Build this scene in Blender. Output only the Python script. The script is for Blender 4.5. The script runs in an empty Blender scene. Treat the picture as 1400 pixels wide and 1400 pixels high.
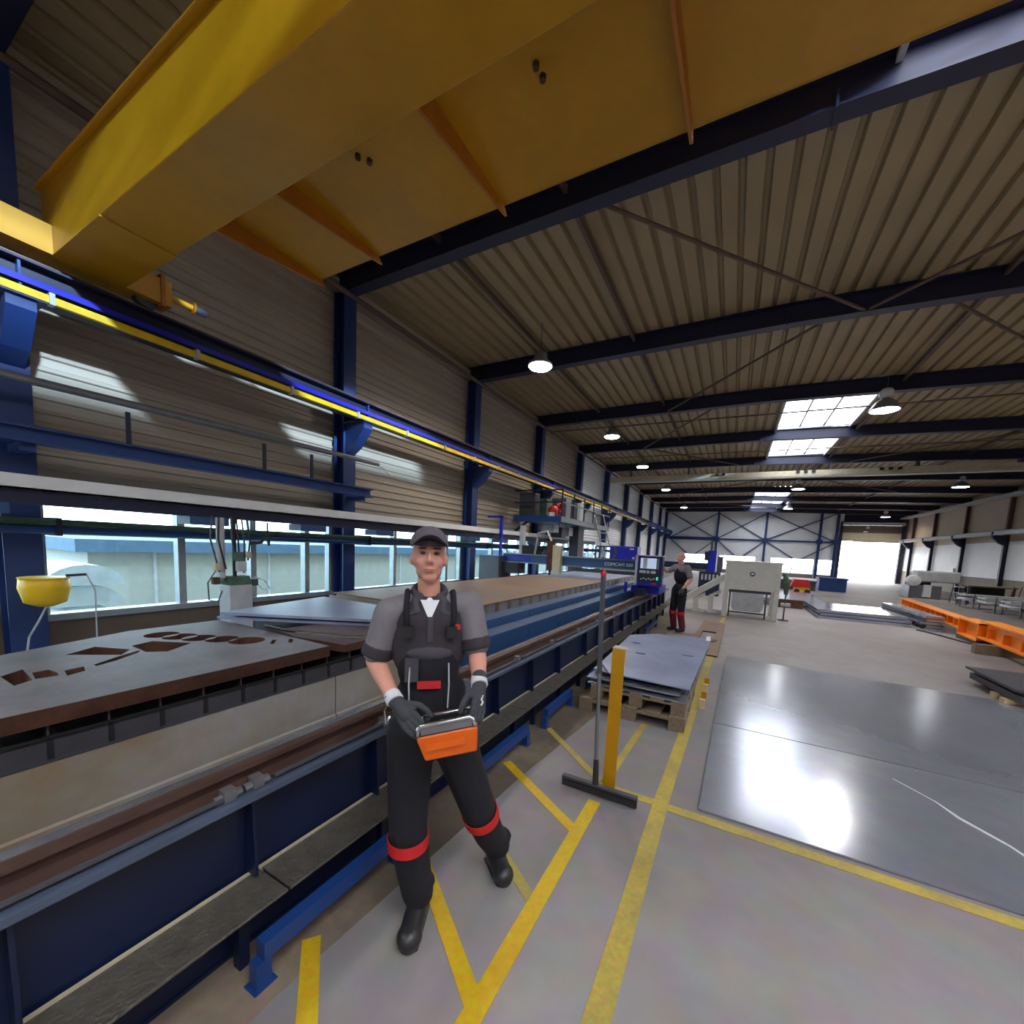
import bpy, bmesh, math, random
from mathutils import Vector, Matrix
random.seed(7)
SC = bpy.context.scene
COL = SC.collection
PI = math.pi

# ------------------------------------------------------------------ camera, sky, sun, exposure
HC = 1.78
cam_d = bpy.data.cameras.new('camera'); cam = bpy.data.objects.new('camera', cam_d); COL.objects.link(cam)
YAW, PIT, ROL = -.4932, -.1027, -.0475
fwd = Vector((math.sin(YAW)*math.cos(PIT), math.cos(YAW)*math.cos(PIT), math.sin(PIT)))
right = Vector((math.cos(YAW), -math.sin(YAW), 0)); down = fwd.cross(right)
r2 = right*math.cos(ROL)+down*math.sin(ROL); d2 = -right*math.sin(ROL)+down*math.cos(ROL)
cam.matrix_world = Matrix(((r2.x, -d2.x, -fwd.x, 0), (r2.y, -d2.y, -fwd.y, 0), (r2.z, -d2.z, -fwd.z, HC), (0, 0, 0, 1)))
cam_d.sensor_fit = 'HORIZONTAL'; cam_d.sensor_width = 36; cam_d.lens = 36*557/1400
cam_d.shift_y = 104/1400; cam_d.clip_start = .05; cam_d.clip_end = 400
SC.camera = cam

w = bpy.data.worlds.new('sky'); SC.world = w; w.use_nodes = True
bg = w.node_tree.nodes['Background']; bg.inputs[0].default_value = (.97, .98, 1, 1); bg.inputs[1].default_value = 11.0
sun_d = bpy.data.lights.new('sun', 'SUN'); sun_d.energy = 19; sun_d.angle = .035; sun_d.color = (.56, .79, 1)
sun = bpy.data.objects.new('sun', sun_d); COL.objects.link(sun)
sun.rotation_euler = Vector((-1, .24, -.262)).to_track_quat('-Z', 'Y').to_euler()
SC.view_settings.view_transform = 'Standard'; SC.view_settings.look = 'None'
SC.view_settings.exposure = -.5; SC.view_settings.gamma = 1; SC.view_settings.use_curve_mapping = False
LAMP_W = 150

# ------------------------------------------------------------------ materials
def lin(c):
    return tuple((x/12.92 if x <= .04045 else ((x+.055)/1.055)**2.4) for x in (v/255 for v in c))
MATS = {}
def mat(name, rgb, rough=.6, metal=0., var=.12, scale=6., bump=0., bscale=40., emit=0., stretch=None, spec=.5):
    m = bpy.data.materials.new(name); m.use_nodes = True; nt = m.node_tree; N = nt.nodes; L = nt.links
    b = N['Principled BSDF']; c = lin(rgb)
    b.inputs['Roughness'].default_value = rough; b.inputs['Metallic'].default_value = metal
    b.inputs['Specular IOR Level'].default_value = spec
    if emit:
        b.inputs['Emission Color'].default_value = (*c, 1); b.inputs['Emission Strength'].default_value = emit
    tc = N.new('ShaderNodeTexCoord'); src = tc.outputs['Object']
    if stretch:
        mp = N.new('ShaderNodeMapping'); mp.inputs['Scale'].default_value = stretch; L.new(src, mp.inputs[0]); src = mp.outputs[0]
    n = N.new('ShaderNodeTexNoise'); n.inputs['Scale'].default_value = scale; n.inputs['Detail'].default_value = 5; L.new(src, n.inputs['Vector'])
    r = N.new('ShaderNodeValToRGB'); r.color_ramp.elements[0].position = .3; r.color_ramp.elements[1].position = .72
    r.color_ramp.elements[0].color = (*[x*(1-var) for x in c], 1); r.color_ramp.elements[1].color = (*[min(1, x*(1+var)) for x in c], 1)
    L.new(n.outputs['Fac'], r.inputs[0]); L.new(r.outputs[0], b.inputs['Base Color'])
    if bump:
        n2 = N.new('ShaderNodeTexNoise'); n2.inputs['Scale'].default_value = bscale; n2.inputs['Detail'].default_value = 3; L.new(src, n2.inputs['Vector'])
        bp = N.new('ShaderNodeBump'); bp.inputs['Strength'].default_value = bump; bp.inputs['Distance'].default_value = .02
        L.new(n2.outputs['Fac'], bp.inputs['Height']); L.new(bp.outputs[0], b.inputs['Normal'])
    MATS[name] = m
    return m
def stained(name, a, b_, rough, scale, lo=.42, hi=.62, metal=0., rvar=.15, fine=0., bump=.1):
    """two colours mixed by large noise, roughness varied by the same noise"""
    m = bpy.data.materials.new(name); m.use_nodes = True; nt = m.node_tree; N = nt.nodes; L = nt.links
    b = N['Principled BSDF']; b.inputs['Metallic'].default_value = metal
    tc = N.new('ShaderNodeTexCoord')
    n = N.new('ShaderNodeTexNoise'); n.inputs['Scale'].default_value = scale; n.inputs['Detail'].default_value = 7; n.inputs['Roughness'].default_value = .62
    L.new(tc.outputs['Object'], n.inputs['Vector'])
    r = N.new('ShaderNodeValToRGB'); r.color_ramp.elements[0].position = lo; r.color_ramp.elements[1].position = hi
    r.color_ramp.elements[0].color = (*lin(a), 1); r.color_ramp.elements[1].color = (*lin(b_), 1)
    L.new(n.outputs['Fac'], r.inputs[0])
    n3 = N.new('ShaderNodeTexNoise'); n3.inputs['Scale'].default_value = scale*14; n3.inputs['Detail'].default_value = 4
    L.new(tc.outputs['Object'], n3.inputs['Vector'])
    mx = N.new('ShaderNodeMix'); mx.data_type = 'RGBA'; mx.blend_type = 'OVERLAY'; mx.inputs[0].default_value = fine
    L.new(r.outputs[0], mx.inputs[6]); L.new(n3.outputs['Color'], mx.inputs[7]); L.new(mx.outputs[2], b.inputs['Base Color'])
    mr = N.new('ShaderNodeMapRange'); mr.inputs[3].default_value = rough-rvar; mr.inputs[4].default_value = rough+rvar
    L.new(n.outputs['Fac'], mr.inputs[0]); L.new(mr.outputs[0], b.inputs['Roughness'])
    if bump:
        bp = N.new('ShaderNodeBump'); bp.inputs['Strength'].default_value = bump; bp.inputs['Distance'].default_value = .01
        L.new(n3.outputs['Fac'], bp.inputs['Height']); L.new(bp.outputs[0], b.inputs['Normal'])
    MATS[name] = m
    return m
def glassy(name, tint=(.9, .97, 1), gloss=.06):
    m = bpy.data.materials.new(name); m.use_nodes = True; nt = m.node_tree; N = nt.nodes; L = nt.links; N.clear()
    o = N.new('ShaderNodeOutputMaterial'); t = N.new('ShaderNodeBsdfTransparent'); g = N.new('ShaderNodeBsdfGlossy'); x = N.new('ShaderNodeMixShader')
    t.inputs[0].default_value = (*tint, 1); g.inputs['Roughness'].default_value = .05; x.inputs[0].default_value = gloss
    L.new(t.outputs[0], x.inputs[1]); L.new(g.outputs[0], x.inputs[2]); L.new(x.outputs[0], o.inputs[0]); MATS[name] = m
    return m
def emitter(name, rgb, k):
    m = bpy.data.materials.new(name); m.use_nodes = True; nt = m.node_tree; N = nt.nodes; L = nt.links; N.clear()
    o = N.new('ShaderNodeOutputMaterial'); e = N.new('ShaderNodeEmission'); e.inputs[0].default_value = (*lin(rgb), 1); e.inputs[1].default_value = k
    L.new(e.outputs[0], o.inputs[0]); MATS[name] = m
    return m

stained('concrete', (118, 112, 113), (146, 141, 143), .62, .35, .36, .66, rvar=.12, fine=.25, bump=.06)
stained('floor_strip', (92, 82, 72), (128, 114, 98), .75, 1.2, fine=.3)
stained('yellow_paint', (184, 146, 14), (200, 168, 28), .55, 2.2, .3, .6, fine=.3, bump=.05)
stained('faded_yellow', (150, 134, 78), (176, 156, 66), .6, 3.0, .35, .6, fine=.4, bump=.05)
stained('mill_steel', (156, 160, 172), (178, 182, 194), .19, .5, .35, .7, metal=.6, rvar=.07, fine=.15, bump=.02)
stained('sheet_blue', (122, 132, 160), (146, 156, 184), .42, .8, metal=.15, rvar=.06, fine=.12, bump=.02)
stained('rust_plate', (92, 78, 76), (138, 128, 134), .5, 1.6, .35, .7, metal=.5, rvar=.12, fine=.3, bump=.08)
stained('rust_edge', (70, 44, 34), (98, 64, 48), .7, 3, metal=.3, fine=.3)
stained('brown_sheet', (126, 104, 92), (150, 122, 92), .5, 1.1, .4, .66, metal=.35, rvar=.1, fine=.2, bump=.04)
stained('panel_grey', (134, 116, 88), (156, 152, 150), .55, 1.0, .36, .62, fine=.15, bump=.03)
stained('crane_yellow', (176, 126, 2), (192, 138, 4), .42, .8, fine=.1, bump=.02)
mat('crane_yellow_dark', (168, 100, 6), .5)
mat('navy', (22, 26, 56), .5, var=.1, scale=2)
mat('blue_paint', (26, 62, 124), .42, var=.12, scale=3)
mat('beam_blue', (5, 22, 56), .45, var=.18, scale=2)
mat('flange_blue', (74, 86, 108), .45, var=.15)
mat('bright_blue', (20, 26, 168), .4)
mat('tank_blue', (40, 74, 118), .5, var=.1, scale=3)
mat('column_blue', (24, 50, 104), .45, var=.1, scale=2)
mat('roof_sheet', (150, 132, 98), .6, var=.08, scale=.8)
mat('wall_sheet', (164, 152, 136), .42, var=.14, scale=1.2, stretch=(.2, .2, 6))
mat('wall_white', (230, 233, 236), .5, var=.05, scale=1)
mat('wall_right_upper', (176, 158, 138), .55, var=.05, scale=1)
mat('wall_right_mid', (228, 232, 236), .55, var=.04, scale=1)
mat('wall_right_low', (128, 118, 108), .7, var=.06, scale=1)
mat('plinth', (98, 84, 72), .7, var=.12, scale=3)
mat('frame_alu', (150, 158, 160), .4, .3)
mat('purlin', (92, 72, 62), .6)
mat('dark', (26, 26, 30), .6)
mat('black_rubber', (34, 34, 38), .7)
mat('grey_metal', (128, 130, 136), .4, .6)
mat('light_grey', (178, 182, 188), .45, .1)
mat('dark_grey', (72, 74, 82), .5, .2)
mat('white_paint', (222, 224, 226), .45, var=.04)
mat('machine_white', (206, 206, 200), .5, var=.05)
mat('cream', (186, 176, 150), .5)
mat('rail_steel', (104, 80, 72), .42, .6, var=.2, scale=5)
mat('rail_top', (188, 190, 200), .25, .9, var=.1)
mat('slat', (74, 72, 78), .6, .3, var=.2)
mat('tread', (104, 100, 92), .5, .5, var=.2, scale=20, bump=.5, bscale=60)
mat('orange', (218, 94, 6), .4)
mat('orange_beam', (238, 140, 30), .45, var=.1)
mat('red', (196, 30, 34), .5)
mat('wood', (124, 108, 90), .75, var=.25, scale=8, stretch=(6, 1, 6))
mat('pale_wood', (206, 186, 140), .7, var=.15)
mat('skin', (206, 148, 130), .5, var=.06, scale=12, spec=.3)
mat('skin_red', (190, 122, 112), .5, var=.05, spec=.3)
mat('hair', (58, 46, 42), .8)
mat('eye_dark', (40, 32, 32), .4)
mat('shirt_grey', (116, 112, 118), .85, var=.08, scale=30)
mat('shirt_dark', (52, 47, 54), .88, var=.1, scale=30)
mat('overall', (19, 19, 29), .9, var=.15, scale=25)
mat('overall_grey', (66, 62, 72), .88, var=.08, scale=25)
mat('cap', (92, 84, 96), .85, var=.06, scale=40)
mat('glove', (58, 60, 66), .85, var=.1, scale=40)
mat('cuff', (212, 212, 218), .85)
mat('tee_white', (226, 228, 234), .85)
mat('boot', (38, 38, 42), .38, var=.15)
mat('red_patch', (190, 34, 40), .7)
mat('maroon', (104, 30, 50), .85)
mat('outside_wall', (160, 162, 156), .8, var=.05)
mat('outside_fascia', (70, 100, 126), .7)
mat('outside_ground', (120, 124, 120), .9)
mat('concrete_pale', (196, 206, 212), .8)
mat('foliage', (70, 96, 84), .9, var=.3)
mat('silver', (208, 210, 214), .18, .95)
mat('yellow_plastic', (224, 184, 14), .45)
mat('lens_housing', (150, 154, 160), .4, .4)
emitter('lamp_glow', (244, 250, 255), 30)
emitter('screen', (196, 212, 240), 1.1)
emitter('green_led', (40, 230, 170), 1.4)
glassy('glass', (.78, .93, 1), .05)  # blue tint stands in for the cooler daylight on the window side
glassy('clear_glass', (.95, .97, 1), .04)
glassy('skylight_sheet', (.97, .98, 1), .02)

# ------------------------------------------------------------------ mesh helpers
ORG = {}
class MB:
    def __init__(s): s.v = []; s.f = []
    def add(s, vs, fs):
        n = len(s.v); s.v += [tuple(v) for v in vs]; s.f += [tuple(i+n for i in f) for f in fs]; return s
    def box(s, x0, x1, y0, y1, z0, z1):
        return s.add([(x0,y0,z0),(x1,y0,z0),(x1,y1,z0),(x0,y1,z0),(x0,y0,z1),(x1,y0,z1),(x1,y1,z1),(x0,y1,z1)],
                     [(0,3,2,1),(4,5,6,7),(0,1,5,4),(1,2,6,5),(2,3,7,6),(3,0,4,7)])
    def obox(s, c, a, b, d):
        c, a, b, d = map(Vector, (c, a, b, d))
        if a.cross(b).dot(d) < 0: d = -d
        return s.add([c+a*i+b*j+d*k for k in (-1, 1) for i, j in ((-1,-1),(1,-1),(1,1),(-1,1))],
                     [(0,3,2,1),(4,5,6,7),(0,1,5,4),(1,2,6,5),(2,3,7,6),(3,0,4,7)])
    def bar(s, p0, p1, w, h, up=(0,0,1)):
        p0, p1 = Vector(p0), Vector(p1); d = p1-p0; x = d.normalized(); up = Vector(up)
        y = up.cross(x)
        if y.length < 1e-4: y = Vector((1,0,0)).cross(x)
        y.normalize(); z = x.cross(y)
        return s.obox((p0+p1)/2, d/2, y*w/2, z*h/2)
    def cyl(s, p0, p1, r0, r1=None, n=10):
        r1 = r0 if r1 is None else r1
        p0, p1 = Vector(p0), Vector(p1); x = (p1-p0).normalized()
        a = x.orthogonal().normalized(); b = x.cross(a)
        vs = [p+(a*math.cos(2*PI*i/n)+b*math.sin(2*PI*i/n))*r for p, r in ((p0, r0), (p1, r1)) for i in range(n)]
        fs = [(i, (i+1) % n, n+(i+1) % n, n+i) for i in range(n)]+[tuple(range(n-1, -1, -1)), tuple(range(n, 2*n))]
        return s.add(vs, fs)
    def tube(s, pts, r, n=8):
        pts = [Vector(p) for p in pts]; rs = r if isinstance(r, (list, tuple)) else [r]*len(pts)
        a = (pts[1]-pts[0]).orthogonal().normalized(); vs = []
        for i, p in enumerate(pts):
            t = (pts[min(i+1, len(pts)-1)]-pts[max(i-1, 0)]).normalized()
            a = (a-t*a.dot(t)).normalized(); b = t.cross(a)
            vs += [p+(a*math.cos(2*PI*k/n)+b*math.sin(2*PI*k/n))*rs[i] for k in range(n)]
        m = len(pts)
        fs = [(i*n+k, i*n+(k+1) % n, (i+1)*n+(k+1) % n, (i+1)*n+k) for i in range(m-1) for k in range(n)]
        return s.add(vs, fs+[tuple(range(n-1, -1, -1)), tuple(range((m-1)*n, m*n))])
    def prism(s, poly, axis, a0, a1):
        """poly: 2-D points in the two axes other than `axis`, in order"""
        def P(u, v, a): return {'x': (a, u, v), 'y': (u, a, v), 'z': (u, v, a)}[axis]
        n = len(poly); vs = [P(u, v, a0) for u, v in poly]+[P(u, v, a1) for u, v in poly]
        ar = sum(poly[i][0]*poly[(i+1) % n][1]-poly[(i+1) % n][0]*poly[i][1] for i in range(n))
        sg = (ar > 0) != (axis == 'y')
        fs = [(i, (i+1) % n, n+(i+1) % n, n+i) for i in range(n)]+[tuple(range(n-1, -1, -1)), tuple(range(n, 2*n))]
        if not sg: fs = [f[::-1] for f in fs]
        if a1 < a0: fs = [f[::-1] for f in fs]
        return s.add(vs, fs)
    def ell(s, c, r, n=12, m=8, rot=None):
        c = Vector(c); vs = []; r = (r, r, r) if isinstance(r, (int, float)) else r
        pts = [(0, 0, -1)]+[(math.cos(2*PI*k/n)*math.cos(t), math.sin(2*PI*k/n)*math.cos(t), math.sin(t))
               for t in [-PI/2+PI*(j+1)/m for j in range(m-1)] for k in range(n)]+[(0, 0, 1)]
        for p in pts:
            q = Vector((p[0]*r[0], p[1]*r[1], p[2]*r[2]))
            vs.append(c+(rot @ q if rot else q))
        fs = [(0, 1+(k+1) % n, 1+k) for k in range(n)]
        fs += [(1+j*n+k, 1+j*n+(k+1) % n, 1+(j+1)*n+(k+1) % n, 1+(j+1)*n+k) for j in range(m-2) for k in range(n)]
        t = len(pts)-1
        return s.add(vs, fs+[(1+(m-2)*n+k, 1+(m-2)*n+(k+1) % n, t) for k in range(n)])
    def lathe(s, c, prof, n=16, axis='z'):
        c = Vector(c); vs = []
        for r, h in prof:
            for k in range(n):
                a, b = r*math.cos(2*PI*k/n), r*math.sin(2*PI*k/n)
                vs.append(c+Vector({'z': (a, b, h), 'x': (h, a, b), 'y': (b, h, a)}[axis]))
        m = len(prof)
        fs = [(i*n+k, i*n+(k+1) % n, (i+1)*n+(k+1) % n, (i+1)*n+k) for i in range(m-1) for k in range(n)]
        return s.add(vs, fs+[tuple(range(n-1, -1, -1)), tuple(range((m-1)*n, m*n))])
    def build(s, name, m, parent=None, smooth=False, bevel=0):
        me = bpy.data.meshes.new(name)
        po = ORG[parent.name] if parent else None
        if parent: o0 = Vector(po)
        else:
            xs, ys, zs = zip(*s.v); o0 = Vector(((min(xs)+max(xs))/2, (min(ys)+max(ys))/2, min(zs)))
        me.from_pydata([(v[0]-o0.x, v[1]-o0.y, v[2]-o0.z) for v in s.v], [], s.f)
        return link(name, me, m, parent, o0, smooth, bevel)
def link(name, me, m, parent, o0, smooth=False, bevel=0):
    if m: me.materials.append(MATS[m] if isinstance(m, str) else m)
    if smooth:
        me.polygons.foreach_set('use_smooth', [True]*len(me.polygons))
    me.update()
    o = bpy.data.objects.new(name, me); COL.objects.link(o)
    if parent: o.parent = parent
    else: o.location = o0
    ORG[o.name] = Vector(o0)
    if bevel:
        b = o.modifiers.new('bevel', 'BEVEL'); b.width = bevel; b.segments = 2; b.limit_method = 'ANGLE'
    return o
def tag(o, label=None, cat=None, group=None, kind=None):
    if label: o['label'] = label
    if cat: o['category'] = cat
    if group: o['group'] = group
    if kind: o['kind'] = kind
    return o
def empty(name, loc, label=None, cat=None, group=None, kind=None):
    o = bpy.data.objects.new(name, None); COL.objects.link(o); o.location = loc; o.empty_display_size = .2; ORG[o.name] = Vector(loc)
    return tag(o, label, cat, group, kind)
def copy_tree(o, delta, parent=None):
    c = o.copy(); COL.objects.link(c)
    if parent: c.parent = parent
    else: c.location = o.location+Vector(delta)
    ORG[c.name] = ORG[o.name]+Vector(delta)
    for ch in [k for k in o.children]: copy_tree(ch, delta, c)
    return c
def one(name, mb, m, label, cat, group=None, smooth=False, bevel=0):
    return tag(mb.build(name, m, None, smooth, bevel), label, cat, group)
def struct(name, mb, m): return tag(mb.build(name, m), kind='structure')
def B(*a): return MB().box(*a)
def grouped(objs, label, cat, group):
    for o in objs: tag(o, label, cat, group)

# ------------------------------------------------------------------ the hall
WX, RX, EY, BY = -7.0, 13.5, 49.5, -13.0          # left wall, right wall, end wall, back wall
CY = [-12.4, -7.8, -3.2, 1.36, 5.58, 9.95, 14.45, 19.05, 23.8, 28.7, 33.6, 38.5, 43.4, 47.6]   # frame lines
RID = .5
def zb(x):                                        # underside of the rafters
    return 6.30+(x-WX)/(RID-WX)*.03 if x < RID else 6.33-(x-RID)/(RX-RID)*.33
RD = .38                                          # rafter depth
SKY = {4: (1.0, 6.4), 3: (1.0, 6.4), 2: (1.0, 3.2), 1: (1.0, 3.2), 7: (1.0, 3.2), 8: (1.0, 3.2), 11: (1.0, 3.2), 12: (1.0, 3.2), 13: (1.0, 3.2)}   # bay index -> skylight x range; near bays widened, last bay added for more light

floor = struct('floor', MB().box(WX-.3, RX+.3, BY, EY+14, -.2, 0), 'concrete')
def mark(poly, m='yellow_paint', z=.003):
    return MB().prism(poly, 'z', 0, z).build('floor_line', m, floor)
def band(p, q, wd, m='yellow_paint', z=.003):
    p, q = Vector((*p, 0)), Vector((*q, 0)); n = (q-p).normalized().cross(Vector((0, 0, 1)))*wd/2
    return mark([tuple((p-n)[:2]), tuple((p+n)[:2]), tuple((q+n)[:2]), tuple((q-n)[:2])], m, z)
band((-.30, -3), (-.30, 3.0), .10, 'faded_yellow'); band((-.30, 3.0), (-.10, 13.5), .10, 'faded_yellow', .0034)
band((-.715, 1.05), (-.715, 2.72), .085, z=.004)
band((-.72, 1.20), (-1.55, 1.78), .075); band((-.74, 2.36), (-1.50, 2.84), .075); band((-.72, .45), (-1.50, 1.06), .075)
band((-.73, 1.74), (-1.50, 2.27), .06, 'faded_yellow')
band((-.74, 2.98), (-1.46, 3.62), .06, 'faded_yellow'); band((-.72, 2.95), (-.66, 4.3), .06, 'faded_yellow')
band((-.78, 2.95), (-.35, 2.94), .075, 'faded_yellow', .0045); band((-.25, 2.93), (6.5, 2.86), .085, 'faded_yellow', .0045)
MB().prism([(-2.4, -4), (-1.47, -4), (-1.40, 1.0), (-1.30, 2.7), (-1.16, 4.2), (-1.16, 13), (-2.4, 13)], 'z', 0, .002).build('floor_strip', 'floor_strip', floor)

# roof deck: trapezoidal sheet, ribs running along the hall, one sheet object per bay
def deck(y0, y1, x0, x1):
    m = MB(); P = .30; n0 = math.floor(x0/P); xs = []
    k = n0
    prof = []
    while k*P < x1+P:
        b = k*P
        prof += [(b, 0), (b+.20, 0), (b+.225, .075), (b+.275, .075)]
        k += 1
    prof = [(x, h) for x, h in prof if x0 < x < x1]
    prof = [(x0, 0)]+prof+[(x1, 0)]
    vs = [(x, y, zb(x)+RD+.005+h) for x, h in prof for y in (y0, y1)]
    m.add(vs, [(2*i, 2*i+1, 2*i+3, 2*i+2) for i in range(len(prof)-1)])
    vs = [(x, y, zb(x)+RD+.13) for x in (x0, x1) for y in (y0, y1)]
    return m.add(vs, [(0, 1, 3, 2)])
ceiling = empty('ceiling', (0, 0, 6.8), kind='structure')
wn = [0]
def window_name():
    wn[0] += 1; return 'window_%d' % wn[0]
YS = [BY]+CY[1:-1]+[CY[-1], EY]
YS = [BY]+CY+[EY]
for i in range(len(YS)-1):
    y0, y1 = YS[i], YS[i+1]
    if i in SKY:
        a, b = SKY[i]
        for x0, x1 in ((WX-.1, RID), (RID, a), (b, RX+.1)): deck(y0, y1, x0, x1).build('roof_sheet', 'roof_sheet', ceiling)
        wd = empty(window_name(), (a, y0, zb(a)+RD), kind='structure')
        fz = zb(a)+RD
        MB().box(a-.06, a, y0, y1, fz-.1, fz+.14).box(b, b+.06, y0, y1, fz-.1, fz+.14).box(a, b, y0, y0+.05, fz, fz+.14).box(a, b, y1-.05, y1, fz, fz+.14).build('frame', 'light_grey', wd)
        nk = round((b-a)/.73)
        for k in range(nk):
            xa, xb = a+(b-a)*k/nk, a+(b-a)*(k+1)/nk
            fz = zb(xa)+RD
            B(xa+.02, xb-.02, y0+.05, y1-.05, fz+.10, fz+.11).build('pane', 'skylight_sheet', wd)
            if k: B(xa-.02, xa+.02, y0+.05, y1-.05, fz+.06, fz+.13).build('glazing_bar', 'purlin', wd)
    else:
        for x0, x1 in ((WX-.1, RID), (RID, RX+.1)): deck(y0, y1, x0, x1).build('roof_sheet', 'roof_sheet', ceiling)

# rafters
def rafter(y, hw=.11):
    m = MB(); t = .018
    for xa, xb in ((WX, RID), (RID, RX)):
        za, zz = zb(xa), zb(xb)
        for (w0, w1, h0, h1) in ((-hw, hw, 0, t), (-.006, .006, t, RD-t), (-hw, hw, RD-t, RD)):
            m.add([(xa, y+w0, za+h0), (xb, y+w0, zz+h0), (xb, y+w1, zz+h0), (xa, y+w1, za+h0), (xa, y+w0, za+h1), (xb, y+w0, zz+h1), (xb, y+w1, zz+h1), (xa, y+w1, za+h1)],
                  [(0,3,2,1),(4,5,6,7),(0,1,5,4),(1,2,6,5),(2,3,7,6),(3,0,4,7)])
    return m
ORD = ['first', 'second', 'third', 'fourth', 'fifth', 'sixth', 'seventh', 'eighth', 'ninth', 'tenth', 'eleventh']
def nth(i, what): return '%s %s' % (ORD[i-4], what) if i >= 4 else None
for i, y in enumerate(CY):
    e = empty('roof_rafter', (RID, y, zb(RID)), nth(i, 'navy roof rafter beyond the yellow crane, counting towards the end wall') or 'navy roof rafter on the near side of the yellow crane', 'rafter', 'roof rafters')
    rafter(y).build('beam', 'navy', e)
    MB().box(RID-.012, RID+.012, y-.13, y+.13, zb(RID)-.03, zb(RID)+.16).build('splice_plate', 'navy', e)
# purlins and wind braces
def purlin(x, label):
    e = MB(); z = zb(x)+RD-.10
    for i in range(len(CY)-1): e.box(x-.03, x+.03, CY[i]+.02, CY[i+1]-.02, z-.03, z+.06)
    one('roof_purlin', e, 'purlin', label, 'purlin')
purlin(-2.45, 'thin brown purlin line running along the roof left of the skylights')
purlin(-4.6, 'thin brown purlin line running along the roof above the left lamps')
purlin(3.45, 'brown ridge purlin running along the right edge of the skylights')
purlin(8.0, 'brown purlin line running along the right roof slope')
for (a, b) in [((-1.95, CY[4]), (1.75, CY[5])), ((1.75, CY[5]), (5.6, CY[4])), ((-2.3, CY[6]), (1.2, CY[5])), ((2.9, CY[5]), (6.6, CY[6])), ((-3.9, CY[7]), (-.9, CY[6])), ((-3.8, CY[7]), (-.2, CY[8])), ((4.2, CY[8]), (8.3, CY[7])),
               ((-3.5, CY[10]), (1, CY[9])), ((4, CY[9]), (8.5, CY[10])), ((-4, CY[11]), (2, CY[12]))]:
    one('brace_rod', MB().cyl((a[0], a[1]+.1*(1 if b[1] > a[1] else -1), zb(a[0])+.04), (b[0], b[1], zb(b[0])+.04), .028, n=8), 'purlin',
        'brown wind brace %s of the skylights, %s bay beyond the yellow crane' % ('left' if a[0]+b[0] < 1.5 else 'right', ORD[min(CY.index(a[1]), CY.index(b[1]))-4]), 'brace', 'roof wind braces')
for i, y in ((6, CY[6]-2.3), (7, CY[7]-2.0), ):
    one('tie_rod', MB().cyl((-6.6, y+2.6, 6.18), (12.8, y+2.6, 5.9), .022, n=8), 'purlin', 'thin tie rod slung across the hall below the %s rafter beyond the yellow crane' % ORD[i-4], 'rod', 'cross tie rods')

# eave pipe on the left wall
tag(MB().cyl((-6.72, BY, 6.29), (-6.72, EY-.2, 6.29), .055, n=10).build('trim_1', 'purlin'), kind='structure')
tag(MB().box(12.9, 13.4, BY, EY, 5.82, 5.96).build('trim_2', 'light_grey'), kind='structure')

# left wall: plinth, ribbed cladding per bay, windows per bay
SILL, HEAD = .70, 2.16
wall_left = empty('wall_left', (WX, 0, 0), kind='structure')
def cladding(y0, y1, z0, z1, m):
    b = MB(); P = .155; prof = []; z = z0
    while z < z1:
        prof += [(WX-.06, z), (WX-.06, min(z+.085, z1)), (WX-.03, min(z+.10, z1)), (WX-.03, min(z+.14, z1))]; z += P
    prof.append((WX-.06, z1))
    vs = [(x, y, zz) for x, zz in prof for y in (y0, y1)]
    b.add(vs, [(2*i, 2*i+2, 2*i+3, 2*i+1) for i in range(len(prof)-1)])
    b.box(WX-.2, WX-.1, y0, y1, z0, z1)
    return b.build('cladding_panel', m, wall_left)
LASTWIN = 11
for i in range(len(YS)-1):
    y0, y1 = YS[i], YS[i+1]
    white = y0 > 18
    cladding(y0, y1, HEAD if 0 < i < LASTWIN else SILL, 7.0, 'wall_white' if white else 'wall_sheet')
    B(WX-.2, WX, y0, y1, 0, SILL-.04).build('plinth_panel', 'plinth', wall_left)
    if 0 < i < LASTWIN:
        wd = empty(window_name(), (WX, y0, SILL), kind='structure')
        a, b = y0+.17, y1-.17
        MB().box(WX-.14, WX+.06, a, b, SILL-.05, SILL+.03).box(WX-.12, WX, a, b, HEAD-.07, HEAD).box(WX-.12, WX, a, a+.06, SILL, HEAD).box(WX-.12, WX, b-.06, b, SILL, HEAD).build('frame', 'frame_alu', wd)
        cuts = [a+.03, y0+1.55, y0+2.55, y0+3.52, b-.03]
        for k in range(4):
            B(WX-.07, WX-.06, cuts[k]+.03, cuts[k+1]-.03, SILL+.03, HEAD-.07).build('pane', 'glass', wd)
            if k: B(WX-.12, WX+.01, cuts[k]-.045, cuts[k]+.045, SILL, HEAD-.07).build('mullion', 'frame_alu', wd)
        B(WX-.2, WX, y0, a, SILL-.04, HEAD).build('pier', 'plinth', wall_left); B(WX-.2, WX, b, y1, SILL-.04, HEAD).build('pier', 'plinth', wall_left)

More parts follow.
